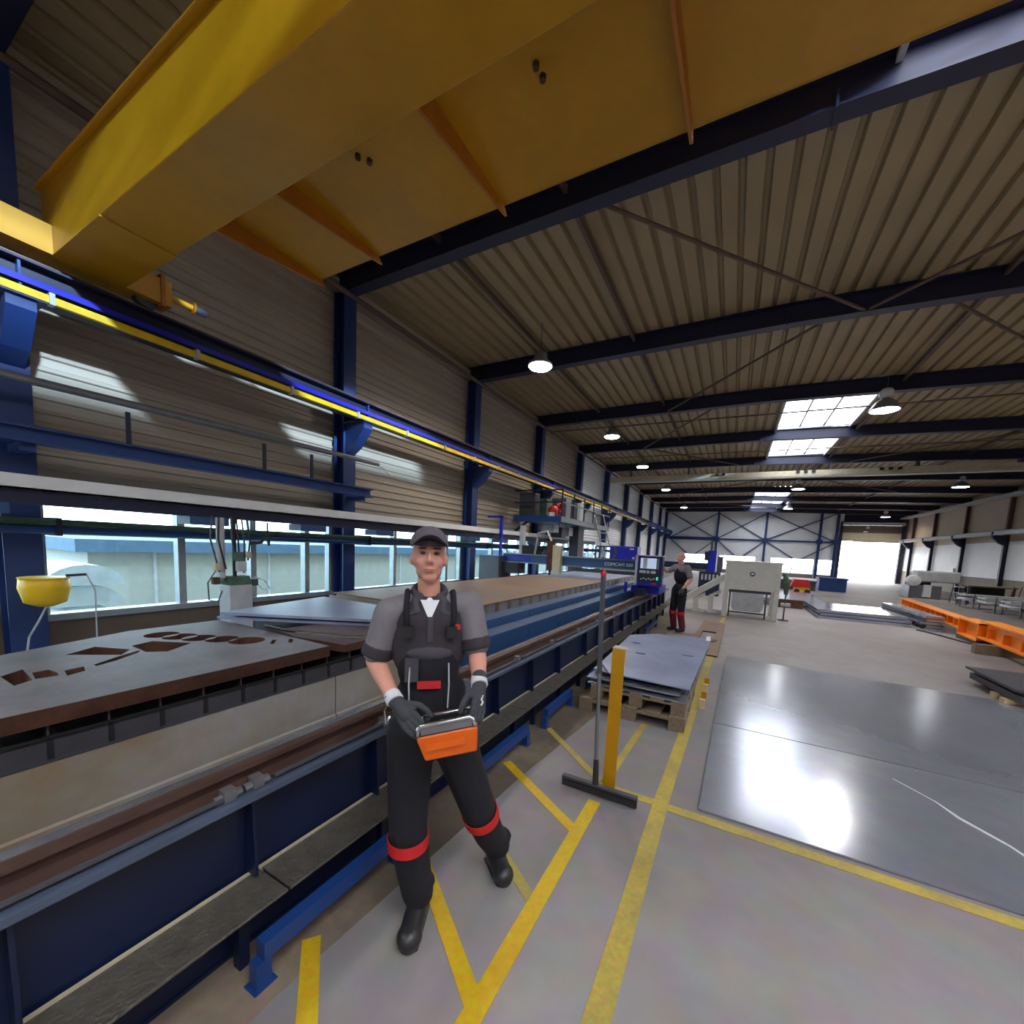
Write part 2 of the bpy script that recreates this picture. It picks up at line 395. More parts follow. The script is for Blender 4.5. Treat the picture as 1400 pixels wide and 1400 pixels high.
# right wall, back wall, end wall
wall_right = empty('wall_right', (RX, 0, 0), kind='structure')
for i in range(len(YS)-1):
    y0, y1 = YS[i], YS[i+1]
    B(RX, RX+.15, y0, y1, 0, 1.2).build('lower_panel', 'wall_right_low', wall_right)
    B(RX+.02, RX+.15, y0, y1, 1.2, 3.35).build('middle_panel', 'wall_right_mid', wall_right)
    B(RX+.02, RX+.15, y0, y1, 3.35, 6.9).build('upper_panel', 'wall_right_upper', wall_right)
wb = struct('wall_back', B(WX-.2, RX+.2, BY-.2, BY, 0, 7), 'wall_sheet')
DX0, DX1, DZ = 8.9, 13.15, 4.0                       # roller door opening in the end wall
wall_end = empty('wall_end', (0, EY, 0), kind='structure')
wins = [(-5.5, -2.0), (-1.4, 2.0), (3.3, 7.0), (7.25, 8.5)]
SZ, HZ = .35, 1.9
xs = [WX-.2]+[v for p in wins for v in p]+[DX0]
k = 0
for k in range(0, len(xs)-1, 2): B(xs[k], xs[k+1], EY, EY+.2, 0, 6.95).build('wall_panel', 'wall_white', wall_end)
for a, b in wins:
    B(a, b, EY, EY+.2, 0, SZ).build('wall_panel', 'wall_right_low', wall_end); B(a, b, EY, EY+.2, HZ, 6.95).build('wall_panel', 'wall_white', wall_end)
    wd = empty(window_name(), (a, EY, SZ), kind='structure')
    MB().box(a, b, EY+.02, EY+.1, SZ, SZ+.05).box(a, b, EY+.02, EY+.1, HZ-.05, HZ).box(a, a+.05, EY+.02, EY+.1, SZ, HZ).box(b-.05, b, EY+.02, EY+.1, SZ, HZ).build('frame', 'frame_alu', wd)
    n = max(1, round((b-a)/1.7))
    for j in range(n):
        B(a+(b-a)*j/n+.03, a+(b-a)*(j+1)/n-.03, EY+.05, EY+.06, SZ+.05, HZ-.05).build('pane', 'clear_glass', wd)
        if j: B(a+(b-a)*j/n-.03, a+(b-a)*j/n+.03, EY+.02, EY+.1, SZ, HZ).build('mullion', 'frame_alu', wd)
B(DX0, DX1, EY, EY+.2, 5.5, 6.95).build('wall_panel', 'navy', wall_end)
B(DX1, RX+.2, EY, EY+.2, 0, 6.95).build('wall_panel', 'dark_grey', wall_end)
door = empty('door_1', (DX0, EY, 0), kind='structure')
MB().box(DX0-.22, DX0, EY-.12, EY+.1, 0, 5.6).box(DX1, DX1+.18, EY-.12, EY+.1, 0, 5.6).build('jamb', 'navy', door)
MB().box(DX0-.1, DX1+.1, EY-.4, EY-.02, 5.25, 5.5).build('roller_housing', 'light_grey', door)
MB().box(DX0, DX1, EY+.02, EY+.08, 4.55, 5.25).box(DX0+2.0, DX0+2.06, EY, EY+.02, 4.6, 5.25).box(DX0, DX1, EY, EY+.02, 4.88, 4.92).build('door_panel', 'plinth', door)
MB().box(DX0, DX1, EY+.02, EY+.08, 3.75, 4.55).build('door_panel', 'cream', door)
MB().box(DX0+.9, DX1, EY-.01, EY+.09, 3.70, 3.76).build('door_seal', 'dark', door)
B(DX0+1.7, DX0+1.95, EY-.02, EY+.02, 4.95, 5.15).build('door_notice', 'light_grey', door); B(DX0+1.55, DX0+1.85, EY-.02, EY+.02, 4.6, 4.72).build('door_notice', 'white_paint', door)

# end-wall steel frame: posts, rails and diagonals bolted together
ef = empty('end_wall_frame', (0, EY-.15, 0), 'navy braced steel frame standing against the pale end wall', 'steel frame')
for x in (-1.8, 2.65, 7.15, 8.45):
    MB().box(x-.1, x+.1, EY-.26, EY-.24, 0, 6.5).box(x-.1, x+.1, EY-.06, EY-.04, 0, 6.5).box(x-.01, x+.01, EY-.24, EY-.06, 0, 6.5).build('post', 'column_blue', ef)
    B(x-.25, x+.25, EY-.28, EY-.26, 3.4, 3.8).build('gusset_plate', 'column_blue', ef)
B(-6.7, 8.4, EY-.2, EY-.05, 3.5, 3.66).build('rail', 'column_blue', ef)
B(-6.7, -1.85, EY-.3, EY-.2, 3.42, 3.75).build('girt', 'column_blue', ef)
seq = [-6.6, -1.8, 2.65, 8.45]
for i in range(3):
    a, b = seq[i], seq[i+1]
    for p, q in (((a, EY-.12, 6.35), (b, EY-.12, 3.6)), ((a, EY-.12, 3.6), (b, EY-.12, 6.35)), ((a, EY-.12, 3.55), ((a+b)/2-.4, EY-.12, 1.9)), ((b, EY-.12, 3.55), ((a+b)/2+.4, EY-.12, 1.9))):
        MB().bar(p, q, .09, .09).build('diagonal_brace', 'column_blue', ef)

# columns with crane corbels
def column(x, y, side, ztop, label, group, corb=True, mt='column_blue', cz=3.93, hd=.14, bw=.14, up=None):
    e = empty('steel_column', (x, y, 0), label, 'column', group)
    t = .016; s = side                       # side +1: column on left wall, flange faces +x
    m = MB()
    x0, x1 = (x, x+2*hd*s) if s > 0 else (x+2*hd*s, x)
    for za, zz, mm in ([(0, ztop, mt)] if not up else [(0, cz, mt), (cz, ztop, up)]):
        m = MB(); m.box(x0, x0+t, y-bw, y+bw, za, zz).box(x1-t, x1, y-bw, y+bw, za, zz).box(x0+t, x1-t, y-.008, y+.008, za, zz)
        m.build('shaft', mm, e)
    if corb:
        f = x1 if s > 0 else x0
        c = MB()
        c.prism([(f, cz), (f+.50*s, cz), (f+.50*s, cz-.10), (f+.22*s, cz-.42), (f, cz-.55)], 'y', y-.10, y+.10)
        c.build('crane_corbel', mt, e)
        B(min(f, f+.55*s), max(f, f+.55*s), y-.16, y+.16, cz, cz+.02).build('corbel_plate', mt, e)
    return e
for i, y in enumerate(CY):
    column(WX+.02, y, 1, zb(WX)+.02, nth(i, 'blue left-wall column with corbel beyond the yellow crane') or 'blue left-wall column with corbel on the near side of the yellow crane', 'left wall columns')
for i, y in enumerate(CY[4:]):
    column(RX-.02, y, -1, zb(RX)+.02, 'slim dark right-wall column with corbel, %s from the end wall' % ORD[9-i], 'right wall columns', mt='navy', cz=3.66, hd=.09, bw=.085, up='purlin')

# runways
RZ0, RZ1 = 3.96, 4.28
def runway(x, z0, z1, name, label, mt='navy'):
    e = empty(name, (x, CY[0], z0), label, 'runway beam')
    MB().box(x-.10, x+.10, BY+.2, EY-.8, z0, z0+.02).box(x-.008, x+.008, BY+.2, EY-.8, z0+.02, z1-.02).box(x-.12, x+.12, BY+.2, EY-.8, z1-.02, z1).build('beam', mt, e)
    B(x-.03, x+.03, BY+.2, EY-.8, z1, z1+.05).build('rail_bar', 'rail_steel', e)
    for y in CY: MB().box(x-.09, x+.09, y-.01, y+.01, z0+.02, z1-.02).build('web_stiffener', 'blue_paint', e)
    return e
rw = runway(-6.28, RZ0, RZ1, 'crane_runway', 'navy crane runway beam with yellow conductor rail along left columns')
B(-6.19, -6.14, BY+.2, 33.5, RZ0-.015, RZ0+.055).build('conductor_rail', 'yellow_plastic', rw)
B(-6.18, -6.16, BY+.2, EY-1, RZ0+.10, RZ0+.16).build('cable_duct', 'bright_blue', rw)
for k in range(26):
    y = .3+k*1.25
    MB().box(-6.21, -6.12, y-.02, y+.02, RZ0-.03, RZ0+.08).build('conductor_clip', 'light_grey', rw)
runway(12.85, 3.68, 3.90, 'right_runway', 'pale crane runway beam along the right wall columns', 'light_grey')

# ------------------------------------------------------------------ outside, seen through the windows
one('outside_ground', B(-60, WX-.25, -30, 90, -.25, -.2), 'outside_ground', 'pale paved yard outside the left windows', 'yard')
og = one('far_ground', B(-20, 40, EY+14, 120, -.25, -.2), 'outside_ground', 'bright yard outside the open roller door', 'yard')
e = empty('low_building', (-12.5, 8, -.2), 'long low pale building with blue roof edge outside the left windows', 'building')
B(-16, -12.5, 3.45, 40, -.2, 1.22).build('wall', 'outside_wall', e); B(-16.2, -12.25, 3.2, 40.2, 1.22, 1.50).build('roof_edge', 'outside_fascia', e)
for y in (4.6, 7.4, 10.2, 13): B(-12.5, -12.46, y, y+.06, -.2, 1.22).build('wall_joint', 'light_grey', e)
for k in range(4):
    z = -.1+.34*k
    m = MB(); n = 10
    poly = [(-9.7+.9*math.cos(t), .62+1.15*math.sin(t)*.5) for t in [PI*j/n for j in range(n+1)]]
    poly = [(2.5+.48*math.cos(t), z-.1+.34*math.sin(t)) for t in [PI*j/n for j in range(n+1)]]
    m.prism(poly, 'x', -10.4-.1*k, -9.3+.05*k)
    one('concrete_trough', m, 'concrete_pale', 'pale half-round concrete trough stacked outside the first window', 'trough', 'stacked concrete troughs', smooth=False)
one('hedge', MB().ell((-30, 12, 0), (3, 30, 1.9), 20, 8), 'foliage', 'dark green hedge beyond the low building', 'hedge', smooth=True)

# ------------------------------------------------------------------ lamps
def disc_lamp(x, y, z, label, group, light=True):
    e = empty('high_bay_lamp', (x, y, z), label, 'lamp', group)
    MB().lathe((x, y, z), [(.05, .30), (.13, .28), (.15, .16), (.27, .07), (.28, .02)], 20).build('housing', 'lens_housing', e, True)
    MB().lathe((x, y, z), [(.26, .018), (.24, -.01), (.05, -.02)], 20).build('lens', 'lamp_glow', e)
    MB().cyl((x, y, z+.30), (x, y, zb(x)+RD-.02), .012, n=6).build('hanger_rod', 'dark_grey', e)
    lamp_light(e, x, y, z-.06)
    return e
def bell_lamp(x, y, z, label, group):
    e = empty('bell_lamp', (x, y, z), label, 'lamp', group)
    MB().lathe((x, y, z), [(.34, 0), (.33, .03), (.22, .20), (.11, .27), (.09, .30)], 20).build('shade', 'lens_housing', e, True)
    MB().lathe((x, y, z+.30), [(.06, 0), (.15, .05), (.16, .16), (.10, .24), (.03, .26)], 16).build('ballast_case', 'white_paint', e, True)
    MB().lathe((x, y, z), [(.32, .012), (.30, -.005), (.05, -.01)], 20).build('lens', 'lamp_glow', e)
    MB().cyl((x, y, z+.55), (x, y, zb(x)+RD-.02), .012, n=6).build('hanger_rod', 'dark_grey', e)
    lamp_light(e, x, y, z-.06)
    return e
def lamp_light(e, x, y, z):
    d = bpy.data.lights.new('lamp_light', 'AREA'); d.shape = 'DISK'; d.size = .5; d.energy = LAMP_W; d.color = (1, .92, .82); d.spread = 2.7
    o = bpy.data.objects.new('lamp_light', d); COL.objects.link(o); o.parent = e; o.location = Vector((x, y, z))-ORG[e.name]
for i, y in enumerate((8.55, 14.6, 20.1, 27.6, 38.2, -3.5, -9)): disc_lamp(-4.15, y, 5.75, (ORD[i]+' round high bay lamp beyond the yellow crane in the left lamp row') if i < 5 else 'added unseen high bay lamp behind the yellow crane, lighting the near hall', 'left row of high bay lamps')  # lamps at negative y are added behind the camera to brighten the near hall
bell_lamp(3.1, 14.25, 5.75, 'bell-shaped white lamp hanging beside the large bright skylight', None)
bell_lamp(2.85, 28.4, 5.75, 'bell-shaped lamp hanging between the cream duct and the far skylights', None); bell_lamp(3.44, 39.3, 5.75, 'bell-shaped lamp hanging below the far small skylights', None)
bell_lamp(9.6, 28.8, 5.75, 'bell-shaped lamp beyond the cream duct on the right side of the hall', None); bell_lamp(11.1, 46.3, 5.75, 'bell-shaped lamp hanging just before the roller door', None)
for x, y in ((9.6, 1.0), (9.6, 8.0), (9.6, 13.2), (3.1, -6.5), (9.6, -6.5)): bell_lamp(x, y, 5.75, 'added bell-shaped lamp out of view, lighting the near hall', 'added bell lamps out of view')  # these lamps are added outside the view to brighten the near part

# ------------------------------------------------------------------ yellow overhead crane
GZ0, GZ1, GY0, GY1 = 4.42, 5.06, 1.58, 2.12
cr = empty('overhead_crane', (-6.3, 1.85, RZ1), 'yellow overhead crane with box girder and railed service walkway', 'crane')
MB().box(-6.4, 12.9, GY0, GY1, GZ0, GZ1).box(-6.4, 12.9, GY0-.05, GY1+.05, GZ1, GZ1+.02).build('box_girder', 'crane_yellow', cr, bevel=.012)
B(-6.4, -5.0, GY0-.005, GY1+.005, GZ0-.012, GZ0-.001).build('girder_end_plate', 'crane_yellow', cr)
WZ = 4.78
PX = [-4.55, -3.62, -2.08, -.54, 1.35, 3.0, 4.6, 6.2, 7.8, 9.4, 11.0]
for i in range(len(PX)-1):
    B(PX[i]+.004, PX[i+1]-.004, GY1+.01, 3.36, WZ, WZ+.02).build('walkway_plate', 'crane_yellow', cr)
for x in PX:
    MB().prism([(GY1+.01, WZ), (3.36, WZ), (3.42, WZ-.05), (3.36, WZ-.06), (GY1+.01, WZ-.20)], 'x', x-.012, x+.012).build('walkway_bracket', 'crane_yellow_dark', cr)
MB().box(PX[0], PX[-1], 3.355, 3.37, WZ, WZ+.10).build('toe_board', 'crane_yellow', cr)
for (x, y) in ((-1.42, 2.32), (-1.36, 2.52), (-1.35, 2.60), (-2.95, 2.36), (-2.88, 2.46), (-2.83, 2.53)):
    MB().cyl((x, y, WZ-.03), (x, y, WZ), .022, n=8).build('bolt', 'rust_edge', cr)
MB().box(-6.42, -6.14, .75, 2.55, RZ1+.13, RZ1+.40).build('end_carriage', 'crane_yellow', cr)
for y in (.95, 2.35): MB().cyl((-6.33, y, RZ1+.19), (-6.23, y, RZ1+.19), .14, n=16).build('wheel', 'dark_grey', cr)
bf = MB().cyl((-6.2, 2.55, RZ1+.26), (-6.2, 2.80, RZ1+.26), .035, n=10).build('buffer', 'crane_yellow', cr)
MB().cyl((-6.2, 2.78, RZ1+.26), (-6.2, 2.80, RZ1+.26), .07, n=12).build('buffer_flange', 'crane_yellow_dark', bf); MB().cyl((-6.2, 2.80, RZ1+.26), (-6.2, 2.93, RZ1+.26), .052, n=12).build('rubber_bumper', 'dark_grey', bf)
B(-6.30, -6.12, 2.44, 2.48, RZ1+.10, RZ1+.45).build('buffer_plate', 'crane_yellow_dark', cr)

# cream duct slung under a rafter far down the hall
c2 = empty('roof_duct', (3, 23.6, 5.86), 'cream-white box duct spanning the hall under the fifth rafter', 'duct')
MB().box(-6.6, 13.2, 23.45, 23.82, 5.62, 5.92).build('duct_body', 'cream', c2)
MB().box(-6.6, 13.2, 23.43, 23.45, 5.68, 5.71).build('duct_seam', 'light_grey', c2)
for x in (-5.5, -2.5, .5, 3.5, 6.5, 9.5, 12.5): B(x-.03, x+.03, 23.6, 23.95, 5.92, zb(x)+.02).build('hanger_strap', 'dark_grey', c2)
for x in (2.2, 2.5, 2.8, 5.2, 5.5, 5.8, -1.2, -.9): MB().box(x, x+.14, 23.40, 23.43, 5.80, 5.92).build('lamp_box', 'dark', c2)

# ------------------------------------------------------------------ left wall fittings
ct = empty('cable_tray', (-6.0, 6, 1.95), 'long pale cable tray on a dark carrier beam crossing before the left windows', 'cable tray')
MB().box(-6.08, -5.86, -6, 15.6, 2.09, 2.11).box(-6.08, -6.06, -6, 15.6, 2.11, 2.21).box(-5.88, -5.86, -6, 15.6, 2.09, 2.23).build('tray', 'white_paint', ct)
B(-6.06, -5.90, -6, 15.5, 1.96, 2.09).build('carrier_beam', 'navy', ct)
for y in (.9, 2.75, 4.2, 5.7, 7.2, 8.8, 10.3, 12.6): MB().box(-6.15, -5.85, y-.22, y+.22, 1.86, 1.96).build('junction_box', 'tank_blue', ct)
for y in CY[2:7]:
    B(-6.72, -6.0, y+.15, y+.25, 1.98, 2.06).build('wall_bracket', 'navy', ct)
pl = empty('supply_pipes', (-6.35, 6, 1.72), 'blue and green supply pipes running level before the left windows', 'pipe')
MB().cyl((-6.35, -6, 1.80), (-6.35, 26, 1.80), .035, n=8).build('green_pipe', 'foliage', pl)
MB().cyl((-6.38, -6, 1.72), (-6.38, 26, 1.72), .045, n=8).build('blue_pipe', 'blue_paint', pl)
for y in CY[2:8]: B(-6.72, -6.30, y+.16, y+.20, 1.66, 1.85).build('pipe_bracket', 'navy', pl)
jb = empty('wall_rail', (-6.3, 2, 2.6), 'blue wall rail with grey pipe and short struts between the first columns', 'rail')
MB().box(-6.40, -6.24, -4, 5.75, 2.58, 2.60).box(-6.33, -6.31, -4, 5.75, 2.60, 2.72).box(-6.40, -6.24, -4, 5.75, 2.72, 2.74).build('i_beam', 'blue_paint', jb)
MB().cyl((-6.32, -4, 3.12), (-6.32, 5.95, 3.26), .042, n=10).build('grey_pipe', 'grey_metal', jb)
for y in (-1.6, 2.15, 3.72, 4.5): B(-6.335, -6.305, y-.02, y+.02, 2.74, 3.09+.02*(y/2)).build('strut', 'navy', jb)
for y in (CY[3], CY[4]): B(-6.70, -6.33, y-.06, y+.06, 2.5, 2.58).build('wall_bracket', 'blue_paint', jb)
MB().tube([(-6.32, 5.7, 3.25), (-6.32, 6.1, 3.2), (-6.32, 6.35, 3.05), (-6.32, 6.3, 2.95), (-6.32, 6.1, 2.93)], .012, 6).build('loose_cable', 'light_grey', jb)

# torch tower with hoses behind the table
tt = empty('torch_tower', (-5.3, 2.75, 0), 'grey torch column with hanging hoses and gauges before the window', 'torch column')
MB().box(-5.42, -5.18, 2.62, 2.88, 0, 1.16).build('base_box', 'light_grey', tt, bevel=.01)
MB().prism([(-5.42, 1.16), (-5.18, 1.16), (-5.24, 1.26), (-5.36, 1.26)], 'y', 2.62, 2.88).build('box_cap', 'foliage', tt)
MB().cyl((-5.32, 2.60, 1.2), (-5.32, 2.60, 1.95), .045, n=10).build('post', 'light_grey', tt)
MB().cyl((-5.30, 2.74, 1.26), (-5.30, 2.74, 1.95), .022, n=8).build('post', 'dark', tt)
for k, (dy, zz) in enumerate(((-.22, 1.25), (-.15, 1.35), (-.02, 1.45), (.04, 1.4), (.10, 1.3), (.16, 1.45))):
    MB().tube([(-5.28, 2.72+dy, 1.96), (-5.26, 2.72+dy*1.15, 1.7), (-5.25, 2.74+dy*.8, zz)], .010, 6).build('hose', 'black_rubber' if k % 2 else 'dark_grey', tt)
MB().tube([(-5.25, 2.52, 1.35), (-5.24, 2.42, 1.2), (-5.24, 2.43, 1.0), (-5.24, 2.52, .97), (-5.24, 2.57, 1.1)], .008, 6).build('hose_loop', 'dark_grey', tt)
MB().tube([(-5.22, 2.92, 1.25), (-5.22, 3.05, 1.2), (-5.22, 3.12, 1.08), (-5.22, 3.02, 1.08), (-5.22, 2.93, 1.2)], .006, 6).build('hose_loop', 'light_grey', tt)
for y, z, m_, r in ((2.52, 1.38, 'cream', .035), (2.56, 1.28, 'light_grey', .03), (2.75, 1.50, 'foliage', .045), (2.78, 1.38, 'light_grey', .05), (2.86, 1.52, 'cream', .03), (2.93, 1.18, 'dark_grey', .035), (2.5, 1.22, 'rust_edge', .035)):
    MB().box(-5.27, -5.2, y-r, y+r, z-r*1.2, z+r*1.2).build('valve_block', m_, tt, bevel=.008)
MB().tube([(-5.25, 2.9, 1.66), (-5.22, 3.02, 1.68), (-5.22, 3.05, 1.74)], .02, 6).build('hook_arm', 'dark', tt)
one('hanging_torch', MB().cyl((-5.9, 3.5, 1.95), (-5.9, 3.5, 1.78), .012).cyl((-5.9, 3.5, 1.78), (-5.9, 3.52, 1.62), .035, .015), 'dark', 'small dark torch nozzle hanging beside the torch column', 'torch')
# yellow housing fixed to the first column
yl = empty('yellow_housing', (-6.1, 1.36, 1.0), 'rounded yellow plastic housing on an arm beside the first window', 'housing')
MB().lathe((-6.1, 1.36, 1.12), [(.06, -.17), (.15, -.13), (.185, .02), (.175, .11), (.13, .13)], 14, 'z').build('shell', 'yellow_plastic', yl, True)
MB().lathe((-6.1, 1.36, 1.12), [(.18, .11), (.185, .125), (.03, .135)], 14).build('rim', 'yellow_plastic', yl)
MB().bar((-6.05, 1.5, 1.26), (-6.0, 1.64, 1.27), .03, .025).build('handle', 'dark', yl)
MB().tube([(-6.15, 1.38, .96), (-6.2, 1.33, .8), (-6.35, 1.28, .6), (-6.45, 1.25, .2), (-6.45, 1.25, 0)], .010, 6).build('cable', 'light_grey', yl)
MB().tube([(-6.0, 1.64, 1.27), (-6.0, 1.70, 1.1), (-6.02, 1.70, .6), (-6.05, 1.70, .0)], .008, 6).build('cable', 'light_grey', yl)
MB().bar((-6.70, 1.38, 1.15), (-6.26, 1.36, 1.15), .05, .05).build('arm', 'navy', yl)

# ------------------------------------------------------------------ near rail beam, rail, step
rb = empty('rail_beam', (-1.72, 10, 0), 'dark blue longitudinal machine beam carrying the cutting gantry rail', 'machine beam')
Y0, Y1 = -4.0, 13.0
MB().box(-1.73, -1.715, Y0, Y1, 0, .70).box(-1.86, -1.705, Y0, Y1, 0, .02).build('web', 'beam_blue', rb)
B(-1.86, -1.62, Y0, Y1, .70, .725).build('top_flange', 'flange_blue', rb)
k = 0
for y in [-2.45, -1.78, -1.1, -.42, .26, .91, 1.58, 2.26, 2.93, 3.61, 4.33, 5.3]+[6+.7*i for i in range(10)]:
    MB().prism([(-1.715, .345), (-1.64, .345), (-1.66, .70), (-1.715, .70)], 'y', y-.006, y+.006).build('web_stiffener', 'beam_blue', rb)
rl = empty('gantry_rail', (-1.75, 10, .725), 'worn steel gantry rail with bright running edge bolted on the blue beam', 'rail')
MB().prism([(-1.685, .725), (-1.685, .735), (-1.735, .755), (-1.735, .79), (-1.705, .80), (-1.705, .822), (-1.79, .822), (-1.79, .80), (-1.765, .79), (-1.765, .755), (-1.82, .735), (-1.82, .725)], 'y', Y0, Y1).build('rail_section', 'rail_steel', rl)
B(-1.788, -1.745, Y0, Y1, .822, .825).build('running_edge', 'rail_top', rl)
for y in (-.7, .82, .93, 1.64, 2.45, 3.27, 4.09, 4.93, 5.76, 6.7, 7.66, 8.6):
    MB().cyl((-1.672, y-.05, .742), (-1.672, y+.05, .742), .018, n=8).box(-1.695, -1.65, y-.022, y+.022, .727, .775).build('rail_clip', 'grey_metal', rl)
for a, b in ((.0, .8), (1.0, 2.4), (2.5, 3.2), (3.35, 4.0), (4.2, 4.9), (5.0, 5.7)):
    MB().cyl((-1.66, a, .745), (-1.66, b, .745), .010, n=6).build('lubrication_rod', 'dark_grey', rl)
tw = empty('step_walkway', (-1.6, 5, 0), 'narrow tread plate step running along the blue machine beam', 'step')
TZ = .33
for a, b in ((-4, .95), (.96, 3.18), (3.19, 6.0), (6.01, 9.2), (9.21, 13)):
    B(-1.695, -1.49, a, b, TZ-.012, TZ).build('tread_plate', 'tread', tw, bevel=.003)
B(-1.70, -1.693, -4, 13, TZ-.02, TZ+.012).build('edge_strip', 'cream', tw)
for y in (-1.3, -.6, .15, .84, 1.6, 2.35, 3.2, 3.62, 4.32, 5.0, 6.1, 6.9, 8.0, 8.8, 10.2, 11.2, 12.2):
    MB().box(-1.66, -1.615, y-.02, y+.02, .0, TZ-.012).build('leg', 'beam_blue', tw)
for a, b in ((-.6, .15), (.84, 1.6), (2.35, 3.2), (3.62, 4.32), (5.0, 6.1), (6.9, 8.0), (8.8, 10.2)):
    g = MB().box(-1.53, -1.475, a, b, .11, .185).build('guard_bar', 'blue_paint', tw)
    for y in (a, b):
        MB().box(-1.528, -1.477, y-.03, y+.03, 0, .11).box(-1.54, -1.465, y-.045, y+.045, 0, .008).build('guard_foot', 'blue_paint', g)

# ------------------------------------------------------------------ near cutting table with thick burnt plate
def curve_plate(name, outer, holes, z0, z1, m, parent=None, rim=None):
    cu = bpy.data.curves.new('tmp', 'CURVE'); cu.dimensions = '2D'; cu.fill_mode = 'BOTH'; cu.extrude = (z1-z0)/2
    for poly in [outer]+holes:
        sp = cu.splines.new('POLY'); sp.points.add(len(poly)-1); sp.use_cyclic_u = True
        for p, q in zip(sp.points, poly): p.co = (q[0], q[1], 0, 1)
    o = bpy.data.objects.new('tmp', cu); COL.objects.link(o)
    me = bpy.data.meshes.new_from_object(o.evaluated_get(bpy.context.evaluated_depsgraph_get()))
    bpy.data.objects.remove(o); bpy.data.curves.remove(cu)
    zc = (z0+z1)/2
    o0 = Vector(ORG[parent.name]) if parent else Vector((outer[0][0], outer[0][1], z0))
    for v in me.vertices: v.co = Vector((v.co.x, v.co.y, v.co.z+zc))-o0
    me.materials.clear(); me.name = name
    if rim:
        me.materials.append(MATS[m]); me.materials.append(MATS[rim])
        for p in me.polygons: p.material_index = 0 if abs(p.normal.z) > .5 else 1
        return link(name, me, None, parent, o0)
    return link(name, me, m, parent, o0)
def circ(x, y, rx, ry=None, n=20, rot=0):
    ry = ry or rx; c, s = math.cos(rot), math.sin(rot)
    return [(x+rx*math.cos(2*PI*i/n)*c-ry*math.sin(2*PI*i/n)*s, y+rx*math.cos(2*PI*i/n)*s+ry*math.sin(2*PI*i/n)*c) for i in range(n)]
TF, TB = -2.52, -4.15
table = empty('cutting_table', (-3.3, 0, 0), 'grey-panelled cutting table beside the worker with dark support slats', 'cutting table')
for a, b in ((-4, -.2), (-.19, 1.98), (1.99, 3.3)):
    p = B(TF-.02, TF, a, b, .10, .77).build('side_panel', 'panel_grey', table)
    B(TF, TF+.004, a, b, .755, .77).build('panel_fold', 'dark_grey', p)
    MB().prism([(TF, .47), (TF+.012, .46), (TF+.012, .44), (TF, .43)], 'y', a, b).build('panel_crease', 'panel_grey', p)
B(TB, TB+.02, -4, 3.3, .10, .77).build('back_panel', 'panel_grey', table)
B(TB, TF, 3.28, 3.3, .1, .77).build('end_panel', 'dark', table)
B(TB+.02, TF-.02, -4, 3.28, .10, .14).build('slag_tray', 'dark', table)
for i in range(33):
    y = -3.2+.197*i
    B(TB+.03, TF-.012, y-.004, y+.004, .62, .925).build('slat', 'slat', table)
B(TF-.006, TF+.004, -4, 3.3, .77, .865).build('slat_guard', 'slat', table)
B(TF+.002, TF+.014, -4, 3.3, .862, .876).build('guard_lip', 'dark', table)
for i in range(33): B(TF+.004, TF+.010, -3.2+.197*i-.01, -3.2+.197*i+.01, .772, .862).build('slat_end', 'dark', table)
holes = [
 [(-3.20, .54), (-3.28, .63), (-3.02, .61), (-2.97, .54)], [(-3.17, .64), (-3.18, .70), (-3.08, .71), (-3.02, .70), (-3.03, .62)],
 [(-3.10, .74), (-3.12, .82), (-3.02, .80), (-2.98, .72)], [(-3.08, .86), (-3.13, .96), (-3.24, 1.10), (-3.30, 1.13), (-3.21, .98), (-3.12, .86)],
 [(-3.48, .84), (-3.59, 1.00), (-3.36, 1.10), (-3.25, 1.02)], [(-3.46, 1.14), (-3.51, 1.27), (-3.27, 1.40), (-3.14, 1.21), (-3.22, 1.13)],
 [(-3.5, .0), (-3.5, .4), (-3.1, .35), (-3.05, .02)], [(-3.4, -1), (-3.4, -.4), (-3.0, -.4), (-3.0, -1)]]
holes += [circ(-3.68, 1.39, .105), circ(-3.53, 1.44, .105), circ(-3.39, 1.50, .105), circ(-3.24, 1.58, .105), circ(-3.07, 1.66, .115)]
holes += [[(-2.86, 1.70), (-2.96, 1.78), (-2.94, 1.80), (-2.84, 1.72)], [(-2.80, 1.80), (-2.90, 1.87), (-2.88, 1.89), (-2.78, 1.82)]]
tp = curve_plate('burnt_plate', [(-2.50, -2.6), (-2.50, 1.92), (-3.98, 1.92), (-3.98, 1.3), (-3.55, .2), (-3.55, -2.6)], holes, .926, 1.002, 'rust_plate', rim='rust_edge')
tag(tp, 'thick rusty steel plate with cut-out holes lying on the near cutting table', 'steel plate')
o2 = curve_plate('offcut_plate', [(-2.50, 2.05), (-2.50, 3.05), (-3.2, 3.05), (-3.35, 2.05), (-3.0, 1.98)], [], .926, .985, 'rust_plate', rim='rust_edge')
tag(o2, 'smaller brown plate offcut behind the worker on the cutting table', 'steel plate')
ss = empty('sheet_stack', (-3.6, 2.6, .99), 'stack of two pale blue-grey sheets on the back of the cutting table', 'sheet stack')
for k, (z, dx) in enumerate(((.990, 0), (1.035, .06))):
    curve_plate('sheet', [(-4.1+dx, 1.96), (-2.85+dx, 2.62), (-3.3+dx, 3.25), (-4.35, 3.25)], [], z, z+.025, 'sheet_blue', ss)
MB().box(-3.9, -3.8, 2.3, 2.9, 1.0155, 1.0345).build('spacer', 'dark', ss)
one('bent_rod', MB().tube([(-3.35, 1.95, 1.03), (-3.12, 2.0, 1.012), (-2.62, 2.22, .998), (-2.56, 2.28, .998)], .012, 6), 'silver', 'bright bent metal strip lying across the cutting table edge', 'metal strip')

